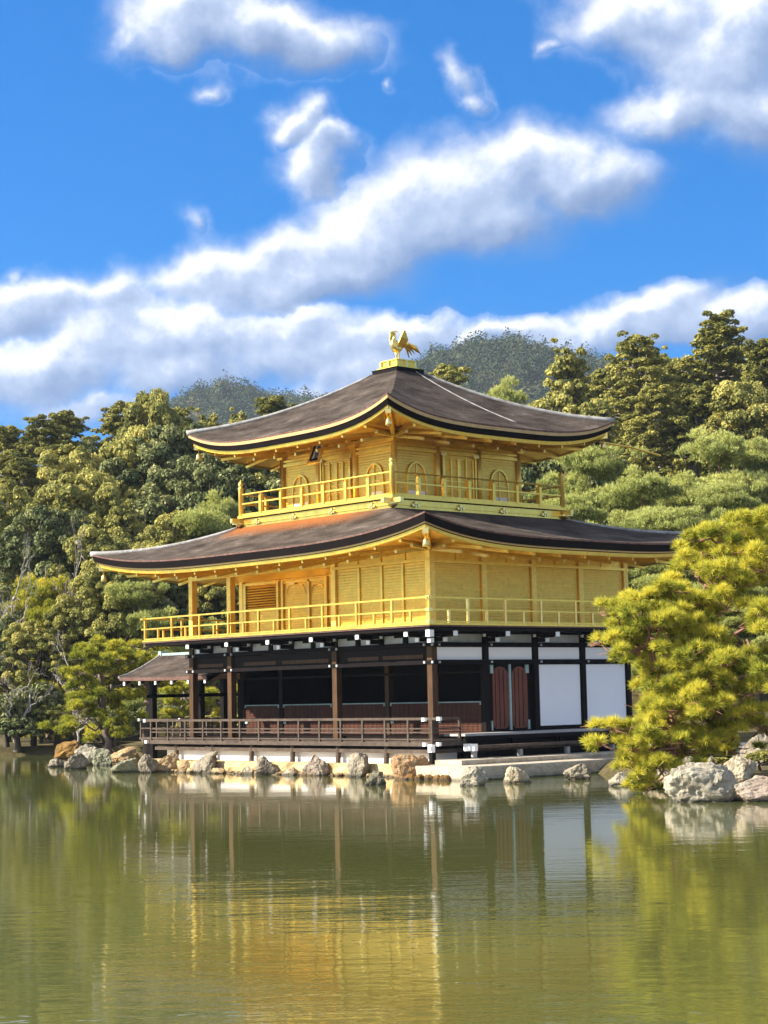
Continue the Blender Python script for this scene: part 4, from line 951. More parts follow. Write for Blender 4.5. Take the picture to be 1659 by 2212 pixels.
def fishing_pavilion():
    """small gabled annex over the water on the west side"""
    c, xw, xe, hw = 2.62, -17.25, XW-0.22, 1.95
    o = thing('fishing_annex', 'small open-sided annex with a gabled bark roof on the west side of the pavilion', 'annex', (-14.5, c, 0))
    ym = [-1, -0.8, -0.5, -0.2, 0, 0.2, 0.5, 0.8, 1]; prof = lambda a: 3.07+0.90*((1-abs(a))**1.35)+0.04*abs(a)
    def sheet(dz, inset=0): return [[(xx, c+a*(hw-inset), prof(a)+dz+0.05*abs((xx-xe)/(xw-xe))**3) for a in ym] for xx in np.linspace(xw+inset, xe, 9)]
    r = part(MB().grid(sheet(0)), 'roof', 'roof', o, True)
    mb = MB(); top = sheet(0); lo = sheet(-0.12, 0.04)
    mb.grid([[r_[0] for r_ in top], [r_[0] for r_ in lo]]); mb.grid([[r_[-1] for r_ in lo], [r_[-1] for r_ in top]]); mb.grid([lo[0], top[0]]); mb.grid(lo[::-1])
    part(mb, 'roof_edge', 'edge_brown', r)
    part(MB().box(xw+0.02, xe, c-0.13, c+0.13, 3.93, 4.02).box(xw-0.06, xw+0.12, c-0.16, c+0.16, 3.90, 4.10), 'ridge_cap', 'patina', r)
    rk = MB(); part(MB().tube([(xw+0.03, c+a*hw, prof(a)+0.05) for a in ym[:5]], 0.05, 6), 'rake_edge', 'hip', r)
    for i in range(6):
        x = xw+0.25+i*0.98
        e = part(MB().beam((x, c-0.1, 3.72), (x, c-hw+0.12, 2.93), 0.07, 0.09), 'rafter', 'dark_wood', r); part(MB().cbox((x, c-hw+0.10, 2.86), 0.10, 0.05, 0.13), 'rafter_end', 'white_paint', e)
    for x in (-16.35, -13.9, -12.1):
        for y in (c-1.06, c+1.06): part(MB().box(x-0.10, x+0.10, y-0.10, y+0.10, 0.2, 3.0), 'post', 'dark_wood', o)
    part(MB().box(-16.6, XW-0.15, c-1.17, c-1.06-0.11, 2.40, 2.52).box(-16.6, XW-0.15, c+1.17, c+1.29, 2.40, 2.52).box(-16.52, -16.455, c-1.1, c+1.1, 2.42, 2.52), 'tie_beam', 'black', o)
    part(MB().box(-16.9, XW-1.1, c-1.3, c+1.3, 0.92, 1.0), 'floor', 'rail_wood', o)
    rr = part(MB().beam((-16.8, c-1.28, 1.62), (XW-1.1, c-1.28, 1.62), 0.06, 0.06).beam((-16.8, c-1.28, 1.32), (XW-1.1, c-1.28, 1.32), 0.04, 0.04).beam((-16.8, c+1.28, 1.62), (XW-1.1, c+1.28, 1.62), 0.06, 0.06).beam((-16.8, c+1.28, 1.32), (XW-1.1, c+1.28, 1.32), 0.04, 0.04).beam((-16.8, c-1.25, 1.62), (-16.8, c+1.25, 1.62), 0.06, 0.06), 'railing', 'rail_wood', o)
    for i in range(5): part(MB().cbox((-16.8+i*1.0, c-1.28, 1.0), 0.06, 0.06, 0.6), 'rail_post', 'rail_wood', rr)
    for x in (-16.8, -14.3): part(MB().cbox((x, c-1.34, 1.58), 0.09, 0.10, 0.09), 'rail_end_cap', 'white_paint', rr)
fishing_pavilion()

# ------------------------------------------------------------------ rocks, stone platform, retaining wall
def rock_mesh(seed, w, dpt, h, mat, peak=0.0, cut=6, skirt=0.22):
    """boulder w x dpt x h, chopped by random planes, its foot skirt metres under the water"""
    rnd = random.Random(seed); bm = bmesh.new(); bmesh.ops.create_icosphere(bm, subdivisions=5, radius=1.0)
    planes = []
    for k in range(cut+4):
        n = Vector((rnd.gauss(0, 1), rnd.gauss(0, 1), rnd.gauss(0.1, 0.8))).normalized(); planes.append((n, 0.52+0.34*rnd.random()))
    off = Vector((rnd.random()*50, rnd.random()*50, rnd.random()*50))
    for v in bm.verts:
        p = v.co.copy(); p = Vector([math.copysign(abs(c)**0.72, c) for c in p])
        for n, dd in planes:
            e = p.dot(n)-dd
            if e > 0: p -= n*e*0.88
        q = p*1.6+off
        p *= 1 + 0.17*(mnoise.fractal(q, 0.8, 2.1, 6)) - 0.16*max(0.0, 0.30-abs(mnoise.noise(p*2.1+off))) + 0.06*mnoise.noise(p*8+off)
        t = max(0, p.z); p.x += peak*t*t*0.8; p.x *= 1-0.16*t; p.y *= 1-0.12*t
        v.co = p
    xs = [v.co.x for v in bm.verts]; ys = [v.co.y for v in bm.verts]; zs = [v.co.z for v in bm.verts]
    sx, sy, sz = w/(max(xs)-min(xs)), dpt/(max(ys)-min(ys)), (h+skirt)/(max(zs)-min(zs)); mx, my, mz = (max(xs)+min(xs))/2, (max(ys)+min(ys))/2, min(zs)
    for v in bm.verts: v.co = Vector(((v.co.x-mx)*sx, (v.co.y-my)*sy, (v.co.z-mz)*sz-skirt))
    me = bpy.data.meshes.new('rock'); bm.to_mesh(me); bm.free(); me.materials.append(mat)
    return me
def rock(seed, px0, px1, py_top, py_base, mat, label, peak=0.0, deep=0.9, zb=0.0, group=None, name='shore_rock'):
    """rock between two bearings, standing on the level zb where the sight line through py_base meets it"""
    pc = (px0+px1)/2; r = FW + (pc-829.5)/FPX*RT - (py_base-1106)/FPX*UP; d = (zb-CAM[2])/r[2]
    w = (px1-px0)/FPX*d; h = (py_base-py_top)/FPX*d; dp = w*deep
    c = CAM + r*d; c[:2] += FH[:2]*dp*0.42
    o = link(name, rock_mesh(seed, w*1.12, dp*1.1, h*1.06+0.02, ROCKM[mat], peak)); o.location = (c[0], c[1], zb); o.rotation_euler[2] = YAW
    return tag(o, label, 'rock', group)
ROCKS = [
 (1, 103, 146, 1640, 1657, 'grey', 'low flat grey slab at the far left tip of the pine islet', 0, 0.9, 0),
 (2, 158, 212, 1611, 1653, 'white', 'large whitish boulder left of the pine trunk on the islet', 0.1, 0.8, 0),
 (3, 198, 240, 1620, 1654, 'green', 'blocky green-grey boulder directly below the islet pine trunk', 0, 0.9, 0),
 (4, 140, 186, 1628, 1662, 'grey', 'pointed grey rock in front of the large whitish boulder', -0.1, 0.8, 0),
 (5, 118, 180, 1603, 1640, 'ochre', 'rounded ochre mound behind the whitish islet boulder', 0, 0.9, 0.0),
 (6, 240, 303, 1641, 1669, 'green', 'flat pale green rock at the waterline right of the islet pine', 0.1, 0.8, 0),
 (7, 232, 300, 1617, 1652, 'tan', 'tan and grey boulder behind the flat pale green rock', 0.2, 0.7, 0),
 (8, 298, 338, 1632, 1670, 'grey', 'leaning grey rock under the veranda railing\'s left end', 0.35, 0.9, 0),
 (9, 334, 386, 1630, 1668, 'tan', 'tall yellowish boulder under the left part of the veranda', 0, 0.8, 0),
 (10, 384, 424, 1644, 1668, 'tan', 'low tan stone between the yellowish boulder and the grey wedge', 0, 0.8, 0),
 (11, 416, 468, 1627, 1671, 'grey', 'grey wedge-shaped rock rising to the right beneath the veranda', 0.55, 0.8, 0),
 (12, 554, 600, 1637, 1674, 'grey', 'upright grey-brown rock under a veranda stilt left of centre', 0, 0.8, 0),
 (13, 512, 552, 1658, 1673, 'pale', 'small pale stone left of the upright grey-brown rock', 0, 0.9, 0),
 (14, 655, 708, 1634, 1676, 'pink', 'two-toned grey and pinkish rock under the middle of the veranda', 0.1, 0.8, 0),
 (15, 610, 654, 1660, 1675, 'pale', 'low pale stone touching the left side of the pinkish rock', 0, 0.9, 0),
 (16, 752, 795, 1630, 1679, 'grey', 'tall grey rock with a dark crack below the veranda', 0.05, 0.9, 0),
 (17, 786, 832, 1668, 1696, 'dark', 'dark low rock alone in the water before the tall grey rock', 0, 0.9, 0),
 (18, 848, 930, 1634, 1684, 'orange', 'orange-brown triangular boulder near the pavilion corner', 0, 0.7, 0),
 (19, 996, 1053, 1659, 1698, 'white', 'white-flecked rock with dark right side before the stone platform', 0, 0.9, 0),
 (20, 1092, 1148, 1658, 1692, 'pale', 'cream blocky rock in the water in the middle of the platform front', 0, 0.8, 0),
 (21, 1221, 1275, 1652, 1684, 'grey', 'rounded grey rock in front of the platform beside the drooping pine', 0, 0.9, 0),
 (22, 1452, 1600, 1655, 1733, 'white', 'broad lichened boulder at the right bank, biggest of the shore rocks', 0.1, 0.75, 0),
 (23, 1582, 1700, 1682, 1732, 'pink', 'pinkish boulder cut by the right edge of the picture', 0, 0.8, 0),
 (24, 1464, 1500, 1634, 1672, 'white', 'small upright white rock behind the broad lichened boulder', 0, 0.9, 0.25),
 (25, 1515, 1556, 1636, 1668, 'grey', 'grey stone half in shade under the right-hand pine', 0, 0.9, 0.3),
 (26, 1572, 1640, 1636, 1690, 'pale', 'pale stone beside the small shrub on the right bank', 0, 0.9, 0.3),
 (27, 1608, 1690, 1585, 1650, 'grey', 'dark grey boulder under the lowest limb at the right picture edge', 0, 0.9, 0.4),
 (28, 1390, 1460, 1660, 1706, 'pale', 'pale rock at the foot of the drooping pine branch', 0, 0.8, 0),
 (29, 1320, 1372, 1672, 1698, 'white', 'whitish rock beneath the tip of the drooping pine branch', 0, 0.8, 0),
]
for r_ in ROCKS: rock(*r_)

def rough_wall(pts, z0, z1, thick, seed, step=0.22, amp=0.05):
    """a course of rough stone following a line of ground points"""
    P = [np.array(p, float) for p in pts]; line = []
    for a, b in zip(P, P[1:]):
        n = max(1, int(np.linalg.norm(b-a)/step)); line += [a+(b-a)*i/n for i in range(n)]
    line.append(P[-1]); rows = []
    for k, z in enumerate(np.linspace(z0, z1, 6)):
        rows.append([(p[0]+amp*mnoise.noise((p[0]*2, p[1]*2, z*4+seed)), p[1]+amp*1.5*mnoise.noise((p[0]*2+9, p[1]*2, z*4+seed)) + (0.06*k/5), z+(0.02*mnoise.noise((p[0]*3, seed, 1)) if k == 5 else 0)) for p in line])
    back = [(x, y+thick, z) for x, y, z in rows[-1]]; rows.append(back)
    return MB().grid(rows)
def bank():
    o = rough_wall([(-12.9, -1.35), (-11.9, -1.75), (-9.3, -1.62), (-6.3, -1.55), (-3.2, -1.25), (0.3, -1.22), (0.95, -1.3)], -0.5, 0.36, 1.4, 3).build('retaining_wall', M['sand_stone'])
    tag(o, 'low sandy stone retaining wall along the water under the veranda', 'wall')
    t = thing('stone_platform', 'pale stone landing platform stepping into the water in front of the east side', 'platform', (2.6, 3.0, 0))
    def cap(x0, x1, y0, y1, z0, z1, nm, mat):
        mb = MB(); n = 24; P = []
        ys = np.linspace(y0, y1, n)
        jig = [0.03*mnoise.noise((y*1.3, x1, 0.3)) for y in ys]
        mb.grid([[(x0, y, z1) for y in ys], [(x1+j, y, z1) for y, j in zip(ys, jig)], [(x1+0.02+j, y, z1-0.03) for y, j in zip(ys, jig)], [(x1+j, y, z0) for y, j in zip(ys, jig)]])
        mb.add([(x0, y0, z0), (x1+jig[0], y0, z0), (x1+jig[0], y0, z1), (x0, y0, z1)], [(0, 1, 2, 3)])
        return part(mb, nm, mat, t)
    cap(1.05, 3.35, -1.90, 11, -0.06, 0.37, 'paving_slab', 'stone')
    cap(1.30, 2.35, -1.20, 11, 0.371, 0.50, 'upper_step', 'stone')
    cap(1.05, 3.30, -1.88, 11, -0.6, -0.061, 'slab_footing', 'mossy_stone')
    cap(3.31, 3.62, -1.55, 11, -0.6, 0.075, 'water_step', 'mossy_stone')
    rng = np.random.default_rng(4)
    for i in range(5):
        x = 1.25+i*0.32; me = rock_mesh(70+i, 0.34, 0.3, 0.16, ROCKM['ochre'], 0, 5, 0.2); q = link('foot_stone', me, t); q.location = Vector((x, -1.98, 0)); 
        q.matrix_parent_inverse = parent_inv(t)
    # pale sand path leading off to the right, behind the pine
    a = [at(1330, 1632, 52), at(1520, 1630, 50), at(1760, 1596, 50), at(1760, 1570, 62), at(1480, 1600, 60), at(1330, 1605, 60)]
    m, tt, b, out = new_mat('white_sand'); n = tt.noise(world_pos(tt), 14.0, 4, 0.6)
    tt.l.new(tt.mix(n, (0.66, 0.61, 0.52), (0.80, 0.76, 0.68)), b.inputs['Base Color']); b.inputs['Roughness'].default_value = 0.95
    rows = []
    for l in np.linspace(6.9, 16, 24): rows.append([(*ld(l + 0.1*(d_-50), d_), gz(*ld(l+0.1*(d_-50), d_))*0 + 0.66 + 0.05*mnoise.noise((l, d_, 2))) for d_ in np.linspace(51.2, 56.5, 8)])
    o = MB().grid(rows).build('sand_path', m, None, True); tag(o, kind='structure')
bank()
def shore_pebbles():
    rnd = random.Random(8); bm = bmesh.new(); line = [(-12.9, -1.5), (-11.9, -1.95), (-9.3, -1.82), (-6.3, -1.75), (-3.2, -1.42), (0.3, -1.38), (1.1, -1.95)]
    for k in range(190):
        i = rnd.randrange(len(line)-1); t = rnd.random(); a, b = line[i], line[i+1]; r = 0.05+0.10*rnd.random()**2
        x, y = a[0]+(b[0]-a[0])*t, a[1]+(b[1]-a[1])*t+rnd.uniform(-0.12, 0.10); mt = Matrix.Translation((x, y, rnd.uniform(-0.04, 0.05))) @ Matrix.Diagonal((r*rnd.uniform(0.9, 1.7), r, r*rnd.uniform(0.6, 1.0), 1))
        g = bmesh.ops.create_icosphere(bm, subdivisions=2, radius=1.0, matrix=mt); f = rnd.random()*40
        for v in g['verts']: v.co += Vector((mnoise.noise(v.co*7+Vector((f, 0, 0))), mnoise.noise(v.co*7+Vector((0, f, 0))), mnoise.noise(v.co*7+Vector((0, 0, f)))))*r*0.45
    me = bpy.data.meshes.new('shore_pebbles'); bm.to_mesh(me); bm.free(); me.materials.append(ROCKM['tan']); o = link('shore_pebbles', me); o['kind'] = 'stuff'; o['label'] = 'small loose stones at the waterline under the veranda'
shore_pebbles()

# ------------------------------------------------------------------ the wooded hills behind
def hill(name, label, d, ctrl, tail, seed, ntree, tsize):
    """long ridge whose skyline passes through the bearings/elevations in ctrl"""
    xs = np.array([c[0] for c in ctrl], float); ys = np.array([c[1] for c in ctrl], float); rng = np.random.default_rng(seed)
    px = np.linspace(xs[0], xs[-1], 90); py = np.interp(px, xs, ys)
    k = np.exp(-0.5*(np.arange(-4, 5)/2.0)**2); k /= k.sum(); py = np.convolve(np.pad(py, 4, 'edge'), k, 'valid')
    depth = np.linspace(0, 1, 26); rows = []; T = []
    crest = np.array([at(a, b, d) for a, b in zip(px, py)]) - np.array((0, 0, tsize*1.6))
    for t in depth:
        z = np.clip(np.sin(t*math.pi*0.5)**1.25, 0, 1) if t <= 1 else 1
        dd = d - tail*(1-t); xy = np.array([at(a, 1200, dd)[:2] for a in px])
        zz = crest[:, 2]*z; zz = zz + np.array([tail*0.05*mnoise.fractal((p[0]/tail*5, p[1]/tail*5, seed), 1, 2, 4) for p in xy])*min(1, 3*t*(1-t)+0.02)
        rows.append([(a[0], a[1], c) for a, c in zip(xy, zz)])
    back = [(x-FW[0]*-tail*0.8, y+FW[1]*tail*0.8, 0.0) for x, y, z in rows[-1]]; rows.append(back)
    G = np.array(rows[:-1]); o = MB().grid(rows).build(name, M['ground'], None, True); tag(o, kind='structure')
    # trees: one crown of coarse sprays each
    ti = rng.random(ntree)**0.65; u = rng.random(ntree); ii = ti*(len(depth)-1.001); jj = u*(len(px)-1.001); i0 = ii.astype(int); j0 = jj.astype(int); fi = (ii-i0)[:, None]; fj = (jj-j0)[:, None]
    Pc = (G[i0, j0]*(1-fi)*(1-fj)+G[i0+1, j0]*fi*(1-fj)+G[i0, j0+1]*(1-fi)*fj+G[i0+1, j0+1]*fi*fj)
    edge = rng.integers(0, len(px), ntree//5); Pc[:len(edge)] = G[-1, edge] + rng.normal(size=(len(edge), 3))*np.array((tsize, tsize, 0.1))
    per = 130; s = tsize*(0.6+0.8*rng.random(ntree)); C = np.repeat(Pc, per, 0); S = np.repeat(s, per)[:, None]
    dvec = unit(rng.normal(size=(ntree*per, 3))); dvec[:, 2] = np.abs(dvec[:, 2]); tall = np.repeat(0.8+0.9*rng.random(ntree), per)[:, None]
    C = C + dvec*S*np.concatenate([np.ones_like(S)*0.62, np.ones_like(S)*0.62, tall], 1)*(0.5+0.6*rng.random((ntree*per, 1)))
    T = np.repeat(np.clip(0.45+0.24*rng.normal(size=ntree), 0, 1), per); V, F = sprays(C, unit(dvec+rng.normal(size=dvec.shape)*0.5), S[:, 0]*0.085*(0.6+0.8*rng.random(ntree*per)), rng, 0.7)
    w = link(name+'_wood', mk_mesh(name+'_wood', V, F, LEAF['far'], np.repeat(np.clip(T+rng.normal(size=len(T))*0.1, 0, 1), 4))); w['kind'] = 'stuff'; w['label'] = label; w['category'] = 'wood'
hill('distant_hill', 'blue-grey wooded mountain right of the roof finial', 900, [(700, 930), (800, 870), (880, 800), (930, 772), (990, 748), (1050, 742), (1110, 741), (1160, 750), (1200, 760), (1260, 757), (1310, 770), (1400, 800), (1600, 850)], 330, 5, 2800, 5.2)
hill('left_hill', 'grey-brown wooded mountain above the left tip of the upper roof', 1000, [(250, 960), (330, 915), (385, 868), (430, 838), (480, 826), (530, 828), (570, 845), (610, 852), (660, 848), (720, 855), (780, 862), (900, 870)], 330, 6, 2400, 5.5)

# ------------------------------------------------------------------ trees of the garden and the forest
FL = 'forest on the slope left of the pavilion'; FR = 'tall trees on the slope right of the pavilion'; PR = 'pale pines right of the pavilion'; SH = 'bushes along the far left shore'; GAP = 'trees seen through the open verandas'
TREES = [
 # (kind, bearing, top, depth, width, label, group)
 # left skyline
 ('cedar_a', 18, 922, 128, 110, 'dark cypress at the left picture edge on the forest skyline', FL),
 ('cedar_b', 92, 902, 126, 100, 'thin-topped cypress with a pale bare trunk on the left skyline', FL),
 ('cedar_a', 142, 890, 130, 100, 'narrow spiky cypress rising highest left of the broad olive crown', FL),
 ('dark_a', 190, 945, 126, 130, 'low dark crown filling the dip of the left skyline', FL),
 ('cedar_b', 258, 872, 128, 150, 'olive-brown cypress left of the highest crown on the left skyline', FL),
 ('olive_b', 318, 853, 126, 170, 'broad olive crown, the highest of the left skyline', FL),
 ('cedar_b', 378, 880, 130, 120, 'brownish cypress on the left skyline just before the grey mountain', FL),
 ('cypress', 452, 900, 130, 130, 'olive conifer below the grey mountain beside the upper roof tip', FL),
 ('cypress', 520, 896, 134, 110, 'conifer top peeping over the left end of the upper roof', FL),
 ('cedar_a', 594, 858, 134, 110, 'brownish conifer top standing above the upper roof slope on the left', FL),
 # left second row
 ('cedar_b', 45, 985, 112, 150, 'dark drooping cypress in the second row at the left edge', FL),
 ('cedar_a', 128, 962, 114, 140, 'cypress with layered dark boughs left of the broad dark evergreen', FL),
 ('olive_a', 212, 965, 112, 140, 'olive tree in the second row under the dip of the left skyline', FL),
 ('olive_b', 292, 935, 114, 170, 'wide olive tree under the highest crown of the left skyline', FL),
 ('dark_b', 400, 930, 112, 160, 'dark evergreen left of the upper roof tip', FL),
 ('dark_a', 348, 1000, 106, 210, 'broad very dark evergreen with deep gaps, left of the upper balcony', FL),
 ('dark_b', 475, 985, 106, 160, 'dark evergreen right behind the left corner of the upper balcony', FL),
 ('olive_a', 565, 985, 108, 130, 'evergreen seen between upper wall and balcony railing on the left', FL),
 # left third row
 ('olive_a', 55, 1040, 100, 170, 'yellow-olive tree under the dark cypresses at the left edge', FL),
 ('olive_b', 165, 1030, 101, 170, 'olive tree above the white dead branches', FL),
 ('cypress', 262, 1085, 99, 150, 'bushy light olive tree left of the lower roof', FL),
 ('olive_a', 350, 1100, 99, 160, 'rounded olive tree just above the left slope of the lower roof', FL),
 ('pale_b', 440, 1075, 99, 170, 'grey-green pine above the left slope of the lower roof', FL),
 ('pale_a', 505, 1040, 102, 130, 'pine behind the left corner post of the upper balcony', FL),
 # left fourth row
 ('bare_grey', 22, 1100, 88.6, 130, 'tangle of bare grey branches at the left edge, half way up the forest', FL),
 ('dark_b', 108, 1105, 94, 170, 'dark evergreen behind the white dead branches', FL),
 ('bare_white', 152, 1062, 88.8, 100, 'dead tree with bright white branches in the left forest', FL),
 ('olive_b', 195, 1145, 93, 170, 'olive evergreen left of the lower roof tip', FL),
 ('olive_a', 285, 1165, 92, 150, 'olive evergreen right behind the lower roof tip', FL),
 ('bare_grey', 30, 1180, 87.8, 120, 'bare grey tree above the yellow-green layered pine', FL),
 ('pine_a', 100, 1195, 89, 190, 'yellow-green layered pine in the left forest', FL),
 ('olive_b', 238, 1212, 88, 180, 'brownish olive tree below the lower roof tip', FL),
 ('pale_b', 305, 1235, 86, 150, 'soft grey-green pine left of the gilded balcony', FL),
 ('dark_a', 20, 1320, 88, 150, 'very dark evergreen at the left edge above the pink twigs', FL),
 ('olive_a', 85, 1340, 87, 150, 'olive evergreen under the yellow-green layered pine', FL),
 ('olive_a', 165, 1300, 88, 130, 'brownish tree behind the grey bare twigs', FL),
 ('bare_grey', 165, 1330, 82.6, 130, 'grey leafless tree left of the islet pine crown', FL),
 ('bare_grey', 30, 1405, 82.4, 170, 'pinkish leafless thicket at the left edge', FL),
 # seen through the second storey veranda
 ('dark_b', 400, 1215, 94, 170, 'evergreen seen between the gilded veranda posts at the far left', GAP),
 ('olive_b', 470, 1225, 93, 140, 'olive tree seen between the two left gilded posts', GAP),
 ('dark_a', 360, 1290, 88, 150, 'dark evergreen behind the left end of the gilded balcony', GAP),
 ('pale_a', 450, 1320, 86, 130, 'green pine seen through the gilded balcony railing', GAP),
 # far shore bushes
 ('shrub', 15, 1490, 82.9, 110, 'dark bush over the water at the left picture edge', SH),
 ('shrub', 70, 1470, 84, 130, 'dark rounded bush left of the pine islet', SH),
 ('shrub_olive', 120, 1520, 83.6, 100, 'olive bush behind the ochre mound', SH),
 ('shrub', 40, 1545, 82.2, 120, 'low dark bush hanging to the water on the far left shore', SH),
 ('shrub_olive', 170, 1540, 83, 90, 'yellowish bush behind the islet pine trunk', SH),
 ('shrub', 250, 1525, 82.5, 110, 'dark bush right of the islet pine trunk', SH),
 ('shrub', 330, 1520, 83, 120, 'dark bush behind the small annex', SH),
 ('shrub_olive', 420, 1545, 80, 90, 'olive bush seen through the ground floor', SH),
 ('shrub_olive', 500, 1535, 80, 90, 'bush seen left of the lattice shutters', SH),
 # right skyline
 ('cedar_a', 965, 790, 150, 110, 'brownish conifer right of the roof finial base', FR),
 ('pale_a', 1105, 800, 140, 130, 'flat-topped pine over the right slope of the upper roof', FR),
 ('pale_b', 1070, 850, 138, 110, 'pine emerging low over the middle of the right roof slope', FR),
 ('cypress', 1226, 758, 132, 150, 'dense pointed conifer left of the broad brown cypresses', FR),
 ('cedar_b', 1376, 722, 126, 200, 'broad brown cypress with a pale trunk above the upper roof\'s right tip', FR),
 ('cedar_b', 1552, 678, 128, 200, 'tallest cypress of the right skyline', FR),
 ('cedar_a', 1650, 735, 124, 150, 'brown cypress at the right picture edge', FR),
 ('cedar_a', 1465, 790, 132, 160, 'shorter cypress between the two broad ones on the right', FR),
 ('cedar_a', 1302, 800, 136, 130, 'cypress in the gap right of the dense pointed conifer', FR),
 ('cypress', 1300, 812, 138, 170, 'half-hidden conifer right of the dense pointed conifer, low on the skyline', FR),
 ('olive_b', 1440, 778, 140, 170, 'olive crown filling the notch between the two broad cypresses', FR),
 ('olive_b', 1605, 760, 140, 160, 'olive crown right of the tallest cypress', FR),
 ('cypress', 1500, 775, 138, 150, 'conifer tucked under the left side of the tallest cypress', FR),
 ('cypress', 1335, 770, 136, 150, 'conifer leaning on the left side of the broad pale-trunked cypress', FR),
 ('cypress', 1420, 765, 134, 140, 'conifer on the right shoulder of the broad pale-trunked cypress', FR),
 ('olive_a', 1170, 850, 120, 150, 'olive tree above the right end of the upper roof slope', FR),
 ('cypress', 1285, 870, 116, 160, 'conifer behind the right tip of the upper roof', FR),
 ('cedar_a', 1410, 830, 112, 160, 'dark lower cypress right of the pale trunk', FR),
 ('cedar_b', 1510, 830, 112, 180, 'cypress just above the red-trunked pine', FR),
 ('olive_b', 1620, 835, 112, 170, 'olive tree under the cypress at the right edge', FR),
 ('dark_b', 1170, 930, 108, 150, 'dark evergreen under the right eave of the upper roof', FR),
 # right pines
 ('pale_a', 1528, 893, 96, 240, 'pale pine with red trunk, highest of the right-hand pines', PR),
 ('pale_b', 1650, 918, 98, 180, 'pale pine cut by the right edge below the cypresses', PR),
 ('pale_b', 1310, 935, 94, 230, 'pale pine beyond the long gilded spout pole', PR),
 ('pale_a', 1190, 985, 96, 150, 'pine right of the upper storey wall', PR),
 ('pale_a', 1420, 985, 90, 210, 'layered pale pine between the red-trunked pine and the spout pole', PR),
 ('pale_b', 1260, 1040, 87, 190, 'pale pine behind the right end of the upper balcony', PR),
 ('pale_b', 1590, 1015, 88, 210, 'pale pine below the red-trunked pine', PR),
 ('pale_a', 1370, 1075, 82, 230, 'pale pine spreading over the right slope of the lower roof', PR),
 ('pale_b', 1490, 1070, 81, 210, 'pale green pine above the yellow foreground pine', PR),
 ('pale_a', 1630, 1090, 80, 170, 'pale pine behind the foreground pine at the right edge', PR),
 ('dark_b', 1400, 1215, 92, 240, 'shaded dark tree under the right eave of the lower roof', PR),
 ('pale_b', 1430, 1225, 80, 200, 'pine whose reddish trunk shows under the lower right eave', PR),
 ('pale_a', 1560, 1235, 78, 200, 'shaded pine hidden behind the foreground pine', PR),
 ('dark_a', 1530, 1330, 84, 300, 'dark evergreen mass behind the foreground pine', PR),
]
for kd, px, top, d, w, lab, grp in TREES:
    cat = 'bush' if kd.startswith('shrub') else 'tree'
    plant(kd, px, top, d, w, lab, cat, grp)

def pad_pine(name, label, trunk, limbs, pads, leaf, bark, per, ln, wd, needles, rng, spread=0.5, jit=0.6, trad=(0.17, 0.06), pscale=1.0, vs=1.8, lobes=9, lr=0.38, dj=0.25):
    """a pine modelled branch by branch; trunk/limbs are lists of world points, pads (px, py, rx px, ry px, depth)"""
    base = trunk[0]; o = thing(name, label, 'tree', tuple(base))
    mb = MB(); n = len(trunk)-1
    pts = []
    for a, b in zip(trunk, trunk[1:]): pts += [a+(b-a)*t for t in (0, 0.33, 0.66)]
    pts.append(trunk[-1]); pts = [p + (rng.normal(size=3)*0.035 if 0 < i < len(pts)-1 else 0) for i, p in enumerate(pts)]
    mb.tube(pts, list(np.linspace(trad[0], trad[1], len(pts))), 9)
    q = mb.build('trunk', bark, o, True)
    P3 = []; lm = MB()
    for px, py, rx, ry, d in pads:
        c = at(px, py, d); k = d/FPX; P3.append((c, rx*k*pscale, rx*k*0.8*pscale, ry*k*pscale*vs))
        src = limbs[int(np.argmin([np.linalg.norm(l-c) for l in limbs]))]
        limb(lm, src, c-np.array((0, 0, ry*k*0.3)), 0.05, 0.016, rng, 0.16, 6, -0.05, 6)
        for j in range(7):
            e = c + rng.normal(size=3)*np.array((rx*k*0.5, rx*k*0.4, ry*k*0.3)); limb(lm, c-np.array((0, 0, ry*k*0.3)), e, 0.016, 0.006, rng, 0.15, 3, 0, 4)
    lm.build('limbs', bark, o, True)
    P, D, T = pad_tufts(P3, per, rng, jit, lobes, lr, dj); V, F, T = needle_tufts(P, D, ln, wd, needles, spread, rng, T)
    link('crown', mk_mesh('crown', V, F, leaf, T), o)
    return o

